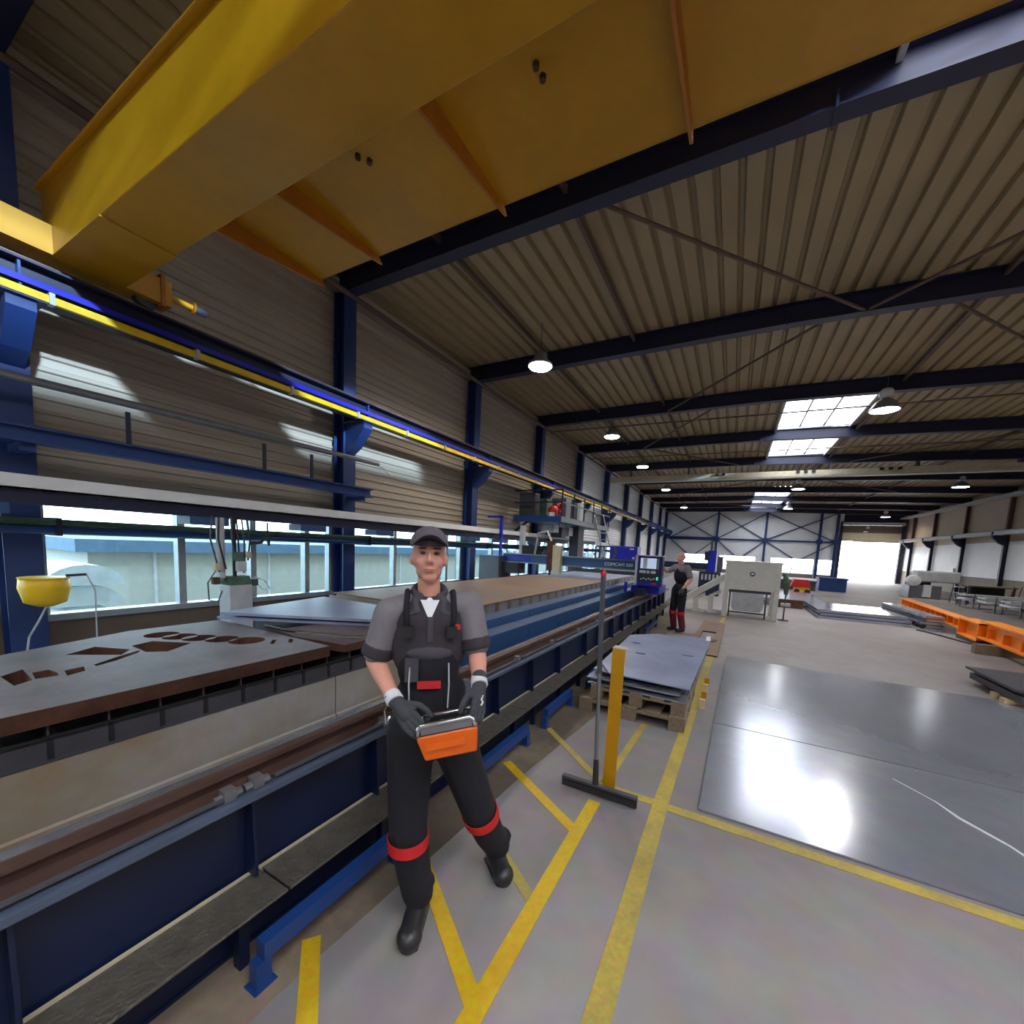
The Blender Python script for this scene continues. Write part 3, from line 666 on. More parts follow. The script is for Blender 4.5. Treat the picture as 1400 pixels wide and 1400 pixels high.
# far cutting table: stepped blue tanks, toothed slats, brown sheet
ft = empty('far_cutting_table', (-3.5, 9, 0), 'long blue stepped cutting table running behind the worker to the gantry', 'cutting table')
seg = [3.36, 4.28, 5.2, 6.3, 7.5, 8.8, 10.2, 11.6, 13.0]
for i in range(len(seg)-1):
    MB().box(-2.27, -2.05, seg[i]+.004, seg[i+1]-.004, 0, .88).build('lower_tank', 'tank_blue', ft, bevel=.006)
seg2 = [3.36, 4.75, 6.6, 8.5, 10.6, 13.0]
for i in range(len(seg2)-1):
    MB().box(-2.50, -2.275, seg2[i]+.004, seg2[i+1]-.004, 0, .97).build('upper_tank', 'tank_blue', ft, bevel=.006)
B(-4.48, -2.52, 3.36, 22.5, 0, .8).build('body', 'dark_grey', ft)
for i in range(90):
    y = 3.42+.107*i
    MB().prism([(-4.46, .80), (-2.53, .80), (-2.53, 1.055), (-2.58, 1.06), (-4.46, 1.06)], 'y', y-.004, y+.004).build('slat', 'light_grey' if i % 3 else 'panel_grey', ft)
for i in range(80):
    y = 13.2+.115*i
    MB().prism([(-4.46, .80), (-2.0, .80), (-2.0, 1.05), (-4.46, 1.06)], 'y', y-.004, y+.004).build('slat', 'light_grey', ft)
B(-2.0, -1.98, 13.1, 22.4, .1, .95).build('side_panel', 'light_grey', ft)
bs = one('brown_sheet', MB().box(-4.50, -2.54, 3.5, 9.4, 1.062, 1.078), 'brown_sheet', 'large brown steel sheet lying on the far cutting table', 'steel sheet')
one('grey_sheet', MB().box(-4.45, -2.6, 9.5, 12.8, 1.062, 1.075), 'sheet_blue', 'grey-blue steel sheet under the gantry on the far table', 'steel sheet')
fr = one('far_rail_beam', MB().box(-5.85, -5.6, 4.6, 30, 0, .74).box(-5.78, -5.68, 4.6, 30, .74, .82), 'beam_blue', 'second blue rail beam along the window side of the tables', 'machine beam')

# ------------------------------------------------------------------ cutting gantry with console
def text_mesh(name, txt, size, m, parent, origin, xdir, updir, depth=.004):
    cu = bpy.data.curves.new('txt', 'FONT'); cu.body = txt; cu.size = size; cu.extrude = depth; cu.align_x = 'CENTER'; cu.align_y = 'CENTER'
    o = bpy.data.objects.new('txt', cu); COL.objects.link(o)
    me = bpy.data.meshes.new_from_object(o.evaluated_get(bpy.context.evaluated_depsgraph_get()))
    bpy.data.objects.remove(o); bpy.data.curves.remove(cu)
    x, y = Vector(xdir).normalized(), Vector(updir).normalized(); z = x.cross(y)
    o0 = Vector(ORG[parent.name])
    for v in me.vertices: v.co = Vector(origin)+x*v.co.x+y*v.co.y+z*v.co.z-o0
    me.materials.clear(); me.name = name
    return link(name, me, m, parent, o0)
ga = empty('cutting_gantry', (-3.8, 10, .82), 'blue-grey cutting gantry bridging the far table between two rails', 'cutting machine')
GYF = 9.85
MB().box(-6.25, -5.60, 9.6, 10.3, .82, 1.50).build('end_housing', 'dark_grey', ga, bevel=.015)
B(-5.60, -5.1, 9.75, 10.2, 1.05, 1.34).build('end_support', 'dark', ga)
bm = MB().box(-5.62, -1.95, GYF, 10.2, 1.36, 1.56).build('beam', 'tank_blue', ga)
B(-5.62, -1.95, GYF-.015, 10.2, 1.56, 1.585).build('top_rail', 'grey_metal', bm); B(-5.62, -1.95, GYF-.015, 10.2, 1.335, 1.36).build('bottom_rail', 'grey_metal', bm)
B(-3.6, -1.95, GYF+.05, 10.1, 1.22, 1.30).build('energy_chain', 'dark_grey', ga)
text_mesh('lettering', 'COMCAM 500', .11, 'white_paint', bm, (-2.42, GYF-.004, 1.455), (1, 0, 0), (0, 0, 1))
B(-5.55, -4.75, GYF-.006, GYF, 1.40, 1.52).build('blue_label_strip', 'bright_blue', bm)
tcg = MB().box(-4.10, -3.86, 9.68, GYF-.016, 1.12, 1.85).build('torch_carriage', 'cream', ga)
MB().box(-4.22, -4.08, 9.66, 9.84, 1.20, 1.95).cyl((-4.15, 9.72, 1.08), (-4.15, 9.72, 1.22), .03, n=8).build('torch_lift', 'rust_edge', tcg)
MB().tube([(-4.15, 9.75, 1.95), (-4.3, 9.8, 2.2), (-4.6, 9.9, 2.15), (-4.7, 9.95, 1.6)], .03, 8).build('torch_hose', 'light_grey', tcg)
for k in range(3): MB().tube([(-4.15-.05*k, 9.8, 1.9), (-4.4-.1*k, 9.9, 1.95+.05*k), (-4.55-.1*k, 9.95, 1.6)], .015, 6).build('torch_cable', 'dark', tcg)
MB().box(-5.1, -4.55, 9.95, 10.15, 1.585, 1.82).build('supply_box', 'dark', ga); MB().box(-4.5, -4.3, 9.95, 10.15, 1.585, 1.78).build('supply_box', 'dark_grey', ga)
bb = MB().box(-2.62, -1.98, 9.75, 10.15, 1.585, 1.90).build('blue_cabinet', 'bright_blue', ga, bevel=.01)
MB().prism([(-2.62+.0, 1.59), (-2.50, 1.59), (-2.44, 1.74), (-2.50, 1.89), (-2.56, 1.89), (-2.50, 1.74), (-2.56, 1.59)], 'y', 9.735, 9.75).build('grey_chevron', 'dark_grey', bb)
MB().box(-2.16, -2.06, 9.742, 9.75, 1.82, 1.86).build('badge', 'light_grey', bb); MB().cyl((-2.06, 9.742, 1.63), (-2.06, 9.75, 1.63), .03, n=12).build('round_badge', 'light_grey', bb)
MB().box(-3.05, -2.66, 9.9, 9.94, 1.585, 1.60).box(-3.05, -3.02, 9.9, 9.94, 1.60, 1.86).box(-3.05, -2.66, 9.9, 9.94, 1.86, 1.89).build('guard_frame', 'beam_blue', ga)
# carriage and console on the near rail
MB().box(-2.02, -1.40, 9.55, 10.5, .84, 1.02).build('rail_carriage', 'bright_blue', ga, bevel=.01)
MB().box(-1.96, -1.70, 9.6, 10.4, 1.02, 1.36).build('beam_foot', 'tank_blue', ga)
MB().box(-1.86, -1.64, 9.1, 9.54, .83, .98).build('drive_box', 'beam_blue', ga)
MB().box(-2.10, -2.05, 9.2, 9.3, .86, 1.10).build('scraper_post', 'bright_blue', ga)
co = MB().box(-1.87, -1.36, 9.40, 9.52, 1.03, 1.70).build('console', 'bright_blue', ga, bevel=.012)
MB().box(-1.92, -1.875, 9.34, 9.54, 1.05, 1.72).build('console_side', 'light_grey', co); MB().box(-1.355, -1.335, 9.36, 9.54, 1.05, 1.70).build('console_side', 'dark_grey', co)
B(-1.92, -1.335, 9.34, 9.54, 1.70, 1.72).build('console_top', 'light_grey', co)
sc_ = B(-1.84, -1.40, 9.385, 9.40, 1.40, 1.68).build('screen_bezel', 'dark', co)
B(-1.815, -1.475, 9.380, 9.385, 1.425, 1.655).build('screen', 'screen', co)
B(-1.46, -1.42, 9.380, 9.385, 1.425, 1.655).build('side_keys', 'grey_metal', co)
B(-1.76, -1.67, 9.377, 9.380, 1.43, 1.65).build('screen_window', 'light_grey', co)
B(-1.845, -1.39, 9.385, 9.40, 1.13, 1.39).build('key_panel', 'dark', co)
for x0, x1 in ((-1.83, -1.69), (-1.67, -1.61), (-1.58, -1.48)): B(x0, x1, 9.380, 9.385, 1.32, 1.38).build('key_block', 'light_grey', co)
for k in range(6): B(-1.80+.055*k, -1.765+.055*k, 9.380, 9.385, 1.17+.02*(k % 2), 1.20+.02*(k % 2)).build('button', 'light_grey', co)
B(-1.46, -1.42, 9.378, 9.385, 1.18, 1.25).build('start_button', 'green_led', co)
B(-1.55, -1.45, 9.36, 9.40, 1.08, 1.11).build('handle', 'red', co)
# blue gallows and grey post on the gantry end
one('blue_gallows', MB().box(-5.80, -5.73, 9.9, 9.97, 1.501, 2.60).box(-6.2, -5.73, 9.9, 9.97, 2.55, 2.60), 'bright_blue', 'bright blue gallows arm rising from the gantry end housing', 'gallows arm')
one('grey_post', MB().box(-5.2, -5.08, 9.98, 10.10, 1.586, 2.35), 'light_grey', 'plain pale grey post standing on the gantry beam', 'post')

# second blue machine further down
fg = empty('far_machine', (-1.6, 20.5, 0), 'small distant blue cutting machine with portal beam behind the operator', 'cutting machine')
B(-5.1, -1.0, 20.2, 20.5, 1.15, 1.42).build('portal_beam', 'beam_blue', fg); B(-1.3, -.45, 20.0, 20.9, 0, 1.05).build('drive_cabinet', 'beam_blue', fg, bevel=.02)
MB().box(-1.02, -.68, 20.2, 20.6, 1.05, 2.0).build('tower', 'bright_blue', fg); B(-1.15, -.95, 20.1, 20.2, 1.55, 1.95).build('screen_box', 'beam_blue', fg)
B(-.62, -.40, 20.3, 20.5, 1.05, 1.75).build('torch_bracket', 'dark_grey', fg); B(-5.1, -4.8, 20.1, 20.6, 0, 1.15).build('far_leg', 'beam_blue', fg)
MB().cyl((-.9, 20.3, 2.0), (-.9, 20.3, 2.45), .05).build('mast', 'dark_grey', fg)
for k in range(5): MB().box(-1.2+.15*k, -1.12+.15*k, 19.97, 20.0, .7, .95).build('door_grille', 'light_grey', fg)

# ------------------------------------------------------------------ floor sheets, post, squeegee, pallets
one('floor_sheet', MB().add([(-.06, 3.02, .004), (9.0, 2.90, .004), (9.0, 4.55, .004), (-.03, 4.72, .004), (-.06, 3.02, .016), (9.0, 2.90, .016), (9.0, 4.55, .016), (-.03, 4.72, .016)],
    [(0,3,2,1),(4,5,6,7),(0,1,5,4),(1,2,6,5),(2,3,7,6),(3,0,4,7)]), 'mill_steel', 'dark shiny steel sheet on the floor edged by the yellow line', 'steel sheet')
one('floor_sheet', MB().add([(-.03, 4.735, .004), (9.0, 4.565, .004), (9.0, 7.55, .004), (.04, 8.05, .004), (-.03, 4.735, .016), (9.0, 4.565, .016), (9.0, 7.55, .016), (.04, 8.05, .016)],
    [(0,3,2,1),(4,5,6,7),(0,1,5,4),(1,2,6,5),(2,3,7,6),(3,0,4,7)]), 'mill_steel', 'dark shiny steel sheet on the floor beyond the seam', 'steel sheet')
for (a, b, wd, nm) in (((1.62, 3.98), (2.1, 3.15), .014, 'long bright chalk scratch across the near floor sheet'),):
    one('chalk_scratch', MB().tube([(1.32, 4.35, .017), (1.5, 4.1, .017), (1.56, 3.92, .017), (1.72, 3.7, .017), (1.84, 3.4, .017), (1.95, 3.2, .017), (2.05, 2.98, .017)], [.002, .004, .012, .008, .010, .008, .01], 6), 'white_paint', nm, 'scratch')
yp = empty('yellow_post', (-.655, 2.90, 0), 'yellow steel angle post standing on the floor behind the squeegee', 'post')
MB().prism([(-.70, 2.86), (-.61, 2.86), (-.61, 2.868), (-.692, 2.868), (-.692, 2.95), (-.70, 2.95)], 'z', 0, 1.09).build('angle_section', 'crane_yellow', yp)
MB().prism([(-.70, 2.86), (-.59, 2.85), (-.60, 2.93), (-.70, 2.95)], 'z', 1.09, 1.096).build('top_plate', 'cream', yp)
sq = empty('floor_squeegee', (-.71, 2.80, 0), 'floor squeegee leaning upright against the yellow post', 'squeegee')
MB().prism([(2.775, .012), (2.80, .012), (2.80, .06), (2.81, .075), (2.765, .075), (2.775, .06)], 'x', -.985, -.435).build('rubber_blade', 'black_rubber', sq)
MB().box(-.985, -.435, 2.768, 2.808, .075, .09).build('blade_holder', 'dark_grey', sq)
MB().cyl((-.735, 2.79, .09), (-.745, 2.80, .27), .022, .018).build('socket', 'black_rubber', sq)
MB().cyl((-.745, 2.80, .25), (-.775, 2.83, .95), .014).build('handle_lower', 'grey_metal', sq); MB().cyl((-.775, 2.83, .90), (-.80, 2.85, 1.60), .018).build('handle_grip', 'dark_grey', sq)
MB().lathe((-.80, 2.85, 1.60), [(.019, 0), (.022, .02), (.010, .04)], 10).build('end_cap', 'red', sq)

def pallet(x0, y0, z, wx, ly, label):
    e = empty('wooden_pallet', (x0+wx/2, y0+ly/2, z), label, 'pallet')
    n = 5; bw = wx/7.2
    for k in range(3):      # runner boards with blocks, along y
        x = x0+(wx-bw)*k/2
        B(x, x+bw, y0, y0+ly, z, z+.022).build('runner_board', 'wood', e)
        for j in range(3):
            y = y0+(ly-.13)*j/2; B(x, x+bw, y, y+.13, z+.022, z+.10).build('block', 'wood', e)
    for j in range(3):
        y = y0+(ly-.13)*j/2; B(x0, x0+wx, y, y+.13, z+.10, z+.122).build('stringer_board', 'wood', e)
    for k in range(n):
        x = x0+(wx-bw)*k/(n-1); B(x, x+bw, y0, y0+ly, z+.122, z+.144).build('deck_board', 'wood', e)
    return e
pallet(-1.38, 4.28, 0, 1.10, 1.3, 'weathered wooden pallet lying on the floor, lowest under the steel sheets')
pallet(-1.27, 4.33, .144, .98, 1.2, 'weathered wooden pallet on top of another, carrying the cut steel sheets')
pallet(-1.30, 5.75, 0, 1.0, 1.2, 'wooden pallet under the far end of the steel sheet pile'); pallet(-1.28, 5.72, .144, 1.0, 1.2, 'upper wooden pallet under the far end of the steel sheet pile')
zz = .289
lay = [([(-1.32, 4.36), (-.30, 4.32), (-.22, 7.1), (-1.34, 6.9)], .012, 'mill_steel', 'dark steel sheet at the bottom of the pile on pallets'),
       ([(-1.36, 4.45), (-.42, 4.42), (-.34, 6.6), (-1.36, 6.7)], .016, 'sheet_blue', 'narrow steel sheet second from the bottom of the pile on pallets'),
       ([(-1.22, 4.36), (-.36, 4.34), (-.30, 7.2), (-1.2, 6.9)], .012, 'mill_steel', 'dark steel sheet in the middle of the pile on pallets'),
       ([(-1.34, 4.62), (-.80, 4.55), (-.78, 6.4), (-1.36, 6.5)], .014, 'sheet_blue', 'short steel sheet sticking out left of the pile on pallets'),
       ([(-1.24, 4.47), (-.30, 4.44), (-.22, 7.2), (-1.22, 7.0)], .014, 'mill_steel', 'dark steel sheet just under the top sheet of the pile')]
for poly, t, m_, lb in lay:
    tag(curve_plate('cut_sheet', poly, [], zz, zz+t, m_), lb, 'steel sheet'); zz += t+.001
    for (x, y) in ((-1.15, 4.7), (-.5, 4.7), (-1.1, 6.2), (-.45, 6.2)):
        pass
    zz += .014
    if lb.startswith('dark steel sheet just'): zz -= .014
zz -= 0
# spacer strips between the sheets keep the pile apart
z = .289; k = 0
for poly, t, m_, lb in lay[:-1]:
    z += t+.001
    for y in (4.75, 6.0):
        one('spacer_strip', MB().box(-1.15, -.48, y, y+.06, z-.0005, z+.0135), 'rust_edge', 'thin spacer strip between stacked steel sheets on the pallets', 'spacer', 'spacers in the sheet pile')
    z += .014
zt = zz
tag(curve_plate('top_sheet', [(-1.30, 4.80), (-1.10, 4.42), (-.27, 4.38), (-.20, 7.25), (-.66, 7.28), (-.80, 7.1), (-1.0, 7.12), (-1.37, 6.7)],
    [circ(-.98, 5.55, .075, .055), circ(-1.16, 6.15, .07, .05), circ(-.42, 5.85, .08, .035)], zt, zt+.014, 'sheet_blue'), 'blue-grey steel sheet with oval holes on top of the pallet pile', 'steel sheet')
one('folded_tag', MB().prism([(7.10, zt+.014), (7.22, zt+.014), (7.18, zt+.07)], 'x', -.27, -.21), 'white_paint', 'small white folded tag on the corner of the top sheet', 'tag')
# far scrap frame on the floor
tag(curve_plate('scrap_sheet', [(-.98, 8.0), (-.10, 7.9), (-.05, 12.0), (-.55, 12.1), (-.6, 9.8), (-.95, 9.6)], [[(-.82, 8.4), (-.4, 8.3), (-.4, 8.75), (-.8, 8.8)], [(-.5, 9.2), (-.22, 9.2), (-.2, 10.4), (-.48, 10.4)]], .004, .03, 'brown_sheet', rim='rust_edge'), 'brown scrap sheet skeleton lying on the floor behind the pallet pile', 'scrap sheet')
tag(curve_plate('scrap_strip', [(-1.0, 8.3), (-.75, 8.1), (-.15, 9.3), (-.3, 9.5)], [], .031, .045, 'rust_plate', rim='rust_edge'), 'dark scrap strip lying across the brown scrap sheet', 'scrap strip')
for i in range(4):
    one('support_block', MB().box(-.20, -.14, 5.1+.32*i, 5.16+.32*i, 0, .11), 'crane_yellow' if i % 2 else 'pale_wood', 'small yellow support block beside the pallet pile', 'block', 'blocks beside the pallets')
# plank pile at the right picture edge
for k, (z, m_, lb) in enumerate(((0, 'pale_wood', 'pale wooden plank at the bottom of the small pile by the floor sheets'), (.09, 'pale_wood', 'second pale plank up in the small pile by the floor sheets'))):
    one('pale_plank', MB().box(3.32+.03*k, 5.6, 7.75+.3*k, 7.87+.3*k, z if k == 0 else 0, (z if k == 0 else 0)+.07), m_, lb if k == 0 else 'pale wooden plank beside another under the dark stacked plates', 'plank')
one('dark_plate_pack', MB().box(3.40, 5.6, 7.6, 8.9, .0705, .16).box(3.44, 5.6, 7.65, 8.9, .16, .22).box(3.34, 5.6, 7.6, 8.9, .22, .25), 'dark_grey', 'dark pack of thick plates resting on pale planks', 'plate pack')

# ------------------------------------------------------------------ platform on the left wall
pf = empty('wall_platform', (-5.9, 15, 2.62), 'blue steel platform with railing fixed high on the left wall', 'platform')
PA, PB2, PX0, PX1 = 12.3, 17.9, -6.66, -4.95
B(PX0, PX1, PA, PB2, 2.66, 2.74).build('deck', 'dark_grey', pf)
MB().box(PX0, PX1, PA-.02, PA, 2.62, 2.80).build('end_fascia', 'blue_paint', pf); B(PX1, PX1+.02, PA-.02, PB2, 2.62, 2.80).build('side_fascia', 'grey_metal', pf)
for y in (PA+.02, 13.4, 14.5, 15.6, 16.7, PB2-.02): B(PX1-.02, PX1+.02, y-.02, y+.02, 2.80, 3.66).build('rail_post', 'navy', pf)
for z in (3.64, 3.25): B(PX1-.02, PX1+.02, PA, PB2, z-.02, z+.02).build('hand_rail', 'grey_metal', pf)
for z in (3.64, 3.25): B(PX0, PX1, PA, PA+.04, z-.02, z+.02).build('hand_rail', 'navy', pf)
for y in (PA+.1, 15, PB2-.1): MB().bar((-6.64, y, 2.3), (-6.2, y, 2.62), .07, .07).build('knee_brace', 'navy', pf)
for (y, x, w_, h, m_, nm, lb) in ((12.7, -6.3, .35, .85, 'dark_grey', 'control_cabinet', 'dark control cabinet at the wall end of the platform'), (13.5, -6.2, .5, .75, 'foliage', 'pump_unit', 'greenish pump unit on the platform'), (15.1, -6.1, .55, .95, 'grey_metal', 'switch_cabinet', 'pale switch cabinet standing on the platform'),
                                  (15.9, -6.1, .5, .9, 'dark_grey', 'switch_cabinet', 'dark louvred cabinet standing on the platform'), (16.7, -6.1, .5, .95, 'light_grey', 'switch_cabinet', 'white narrow cabinet by the platform ladder')):
    e = empty(nm, (x, y, 2.74), lb, 'cabinet')
    b_ = MB().box(x-.3, x+.3, y-w_/2, y+w_/2, 2.741, 2.74+h).build('body', m_, e, bevel=.01)
    B(x+.3, x+.312, y-w_/2+.05, y+w_/2-.05, 2.80, 2.74+h-.06).build('door', 'dark' if m_ == 'dark_grey' else m_, e)
one('red_tank', MB().lathe((-5.55, 13.0, 2.741), [(.02, 0), (.16, .02), (.17, .36), (.12, .44), (.03, .48)], 14), 'red', 'small red gas tank standing on the platform', 'tank', smooth=True)
one('red_hose_coil', MB().tube([(-5.55+.02*k/6, 13.45+.16*math.cos(k*.7), 2.98+.2+.16*math.sin(k*.7)) for k in range(28)], .02, 6), 'red', 'coiled red hose hung on the platform railing', 'hose')
one('white_bucket', MB().lathe((-5.4, 12.55, 2.741), [(.09, 0), (.11, .2)], 12), 'white_paint', 'small white bucket at the platform corner', 'bucket')
ld = empty('ladder', (-4.85, 15.6, 0), 'pale aluminium ladder leaning up to the wall platform', 'ladder')
for dx in (-.17, .17): MB().bar((-4.72+dx, 18.9, .0), (-4.72+dx, 15.6, 3.1), .03, .06).build('stile', 'light_grey', ld)
for k in range(11):
    t = .06+.082*k; MB().cyl((-4.89, 18.9-3.3*t, 3.1*t), (-4.55, 18.9-3.3*t, 3.1*t), .014, n=6).build('rung', 'light_grey', ld)
for k, (y, z, dz) in enumerate(((12.8, 2.3, .25), (13.5, 2.15, .35), (14.2, 2.25, .3))):
    one('ceiling_unit', MB().box(-5.7, -5.3, y-.2, y+.2, z, z+dz).cyl((-5.5, y, z+dz-.01), (-5.5, y, 2.66), .02, n=6), 'dark_grey' if k % 2 else 'light_grey', 'small machine unit hanging under the wall platform', 'unit', 'units under the platform')
one('grey_duct', MB().box(-5.5, -5.15, 14.6, 15.2, 0, 2.615), 'dark_grey', 'square dark duct rising to the platform underside', 'duct')
one('roller_shelf', MB().box(-6.25, -5.6, 18.2, 21.5, 2.02, 2.16).box(-6.25, -6.15, 18.2, 18.3, 0, 2.02).box(-6.25, -6.15, 21.4, 21.5, 0, 2.02), 'light_grey', 'long pale shelf on legs beyond the platform', 'shelf')

# ------------------------------------------------------------------ white machine and its feed conveyor
wm = empty('white_machine', (.55, 14, 0), 'white sheet-metal machine cabinet on legs with round emblem', 'machine')
MX0, MX1, MY0, MY1 = -.18, 1.22, 13.65, 15.0
MB().box(MX0, MX1, MY0, MY1, .88, 1.62).build('cabinet', 'machine_white', wm, bevel=.02)
MB().box(MX0-.02, MX1+.02, MY0-.02, MY1, 1.60, 1.66).build('lid', 'machine_white', wm)
B(MX0+.10, MX1-.14, MY0-.03, MY0, .82, 1.44).build('front_panel', 'machine_white', wm, bevel=.01)
MB().cyl((.52, MY0-.045, 1.30), (.52, MY0-.03, 1.30), .07, n=20).build('emblem', 'dark_grey', wm); MB().prism([(.48, 1.27), (.56, 1.29), (.55, 1.34), (.49, 1.33)], 'y', MY0-.05, MY0-.045).build('emblem_mark', 'white_paint', wm)
for x in (MX0, MX1-.12):
    for y in (MY0, MY1-.12): B(x, x+.12, y, y+.12, 0, .88).build('corner_leg', 'machine_white', wm)
MB().box(MX0+.14, MX1-.2, MY0+.03, MY0+.06, .74, .82).box(MX0+.16, MX0+.20, MY0-.02, MY0+.04, .02, .80).box(MX1-.32, MX1-.28, MY0-.02, MY0+.04, .02, .80).box(MX0+.16, MX1-.28, MY0-.02, MY0+.04, .14, .18).build('lower_frame', 'dark_grey', wm)
MB().prism([(MX0+.30, .20), (MX1-.42, .20), (MX1-.36, .30), (MX1-.36, .66), (MX1-.42, .74), (MX0+.30, .74), (MX0+.24, .66), (MX0+.24, .30)], 'y', MY0+.02, MY0+.4).build('collecting_bin', 'light_grey', wm)
cv = empty('feed_conveyor', (-.8, 14.2, 0), 'grey inclined feed conveyor with C-shaped legs beside the white machine', 'conveyor')
MB().prism([(-1.35, .20), (-.20, 1.02), (-.20, 1.24), (-1.35, .42)], 'y', 14.0, 14.5).build('chute', 'machine_white', cv)
for x in (-.85, -.42):
    MB().prism([(x-.16, 0), (x+.16, 0), (x+.16, .10), (x-.02, .10), (x-.02, .42+.3*(x+.85)), (x+.16, .5+.3*(x+.85)), (x+.16, .62+.3*(x+.85)), (x-.16, .42+.3*(x+.85))], 'y', 14.05, 14.2).build('c_leg', 'machine_white', cv)
st = empty('tool_stand', (1.42, 14.1, 0), 'small dark tool stand beside the white machine', 'stand')
MB().cyl((1.42, 14.1, .03), (1.42, 14.1, .75), .02).build('pole', 'dark_grey', st); MB().box(1.33, 1.55, 14.0, 14.2, .42, .50).build('tray', 'light_grey', st); MB().box(1.30, 1.54, 13.98, 14.22, 0, .03).build('foot', 'dark_grey', st)
MB().tube([(1.35, 14.1, 1.35), (1.40, 14.08, 1.1), (1.42, 14.1, .75)], [.05, .09, .05], 8).build('hung_jacket', 'foliage', st)

# ------------------------------------------------------------------ stacks and things across the far floor
def pack(x0, x1, y0, y1, n, t, m_, label, grp=None, z0=0):
    e = empty('plate_pack', ((x0+x1)/2, (y0+y1)/2, z0), label, 'plate stack', grp); z = z0
    for i in range(n):
        d = .05*math.sin(i*2.3)
        B(x0+d, x1+d, y0, y1, z, z+t*.8).build('plate', m_ if i % 2 else 'mill_steel', e); z += t*.8
        if i < n-1:
            B(x0+.3, x0+.4, y0+.05, y1-.05, z, z+t*.2).build('spacer', 'dark', e); B(x1-.4, x1-.3, y0+.05, y1-.05, z, z+t*.2).build('spacer', 'dark', e); z += t*.2
    return e
one('brown_girder', MB().box(1.35, 2.36, 17.9, 18.1, 0, .30), 'rust_edge', 'short rusty brown beam on the floor beside the white machine', 'beam')
pack(1.2, 3.2, 18.3, 23, 3, .1, 'sheet_blue', 'low stack of pale sheets behind the rusty brown beam')
pack(2.48, 4.6, 15.6, 18.2, 3, .1, 'sheet_blue', 'long low stack of blue-grey plates before the roller door')
pack(4.78, 5.16, 15.2, 19, 5, .085, 'mill_steel', 'dark stack of plates with bright ends beside the orange beam')
one('loose_cable', MB().tube([(4.60, 15.05, .02), (4.78, 14.5, .02), (4.95, 13.7, .02), (5.1, 13.1, .02), (5.16, 12.7, .02)], .022, 6), 'black_rubber', 'black cable lying curved on the floor before the orange beam', 'cable')
ob = empty('orange_beam', (5.7, 14, .12), 'orange painted steel girder with stiffeners resting on the floor at right', 'girder')
def yb(y): return 5.35+(y-14.5)*.10
def seg_(y0, y1, z0, z1, hw):
    m = MB()
    for (w0, w1, h0, h1) in ((-hw, hw, z0, z0+.03), (-.02, .02, z0+.03, z1-.03), (-hw, hw, z1-.03, z1)):
        m.add([(yb(y0)+w0, y0, h0), (yb(y0)+w1, y0, h0), (yb(y1)+w1, y1, h0), (yb(y1)+w0, y1, h0), (yb(y0)+w0, y0, h1), (yb(y0)+w1, y0, h1), (yb(y1)+w1, y1, h1), (yb(y1)+w0, y1, h1)],
              [(0,3,2,1),(4,5,6,7),(0,1,5,4),(1,2,6,5),(2,3,7,6),(3,0,4,7)])
    return m
seg_(14.5, 21.5, .22, .48, .14).build('web_section', 'orange_beam', ob); seg_(9.0, 13.2, .20, .60, .16).build('web_section', 'orange_beam', ob)
seg_(13.2, 14.5, .10, .52, .17).build('deep_section', 'orange_beam', ob)
for y in [9.6, 10.4, 11.2, 12, 12.8]+[15+.55*i for i in range(12)]: B(yb(y)-.13, yb(y)+.13, y-.01, y+.01, .25, .45).build('stiffener', 'orange_beam', ob)
for y in (13.22, 14.48): B(yb(y)-.17, yb(y)+.17, y-.02, y+.02, .10, .52).build('end_plate', 'orange_beam', ob)
one('girder_pads', MB().box(5.14, 5.5, 13.3, 14.4, 0, .10), 'dark_grey', 'dark support pad under the orange girder', 'pad')
for k in range(3): one('steel_bar', MB().box(5.75+.16*k, 5.87+.16*k, 8.5, 13.0, 0, .12), 'rust_edge', 'rusty steel bar lying beside the orange girder', 'bar', 'rusty bars by the girder')
for k in range(2): one('timber_pad', MB().box(4.6, 5.6, 9.4+2.6*k, 9.55+2.6*k, .0, .20), 'wood', ('timber block under the plain end of the orange girder', 'timber block under the orange girder beside its deep section')[k], 'timber', 'timbers under the girder')
# along the right wall
mi = empty('milling_machine', (9.2, 30.5, 0), 'grey milling machine with pale hood near the roller door', 'machine')
MB().box(8.6, 9.9, 30, 31.2, .0, .7).build('base', 'grey_metal', mi); MB().box(8.9, 10.6, 30.1, 31, .9, 1.5).build('hood', 'light_grey', mi, bevel=.06); MB().box(9.1, 9.5, 30.2, 30.9, .7, .9).build('neck', 'dark', mi)
MB().lathe((8.7, 29.9, .95), [(.05, -.2), (.28, -.16), (.30, .16), (.05, .2)], 14, 'y').build('hand_wheel', 'white_paint', mi); B(9.15, 9.45, 29.85, 30, .1, .75).build('white_door', 'white_paint', mi)
ch = empty('step_stool', (9.9, 27.6, 0), 'white step stool standing before the dark workbench', 'step stool')
for k in range(3): B(9.6+.0*k, 9.95, 27.4+.16*k, 27.6+.16*k, .25+.28*k, .29+.28*k).build('step', 'white_paint', ch)
for x in (9.6, 9.93): MB().bar((x, 27.3, 0), (x, 27.95, .95), .03, .05).build('side_frame', 'dark_grey', ch); MB().bar((x, 28.1, 0), (x, 27.9, .9), .03, .03).build('rear_leg', 'dark_grey', ch)
wbn = empty('workbench', (11.0, 28.5, 0), 'dark workbench with shelf against the right wall', 'workbench')
MB().box(10.2, 11.9, 28.2, 29.2, .86, .93).build('top', 'wood', wbn)
for x in (10.25, 11.75):
    for y in (28.25, 29.1): B(x, x+.1, y, y+.1, 0, .86).build('leg', 'dark_grey', wbn)
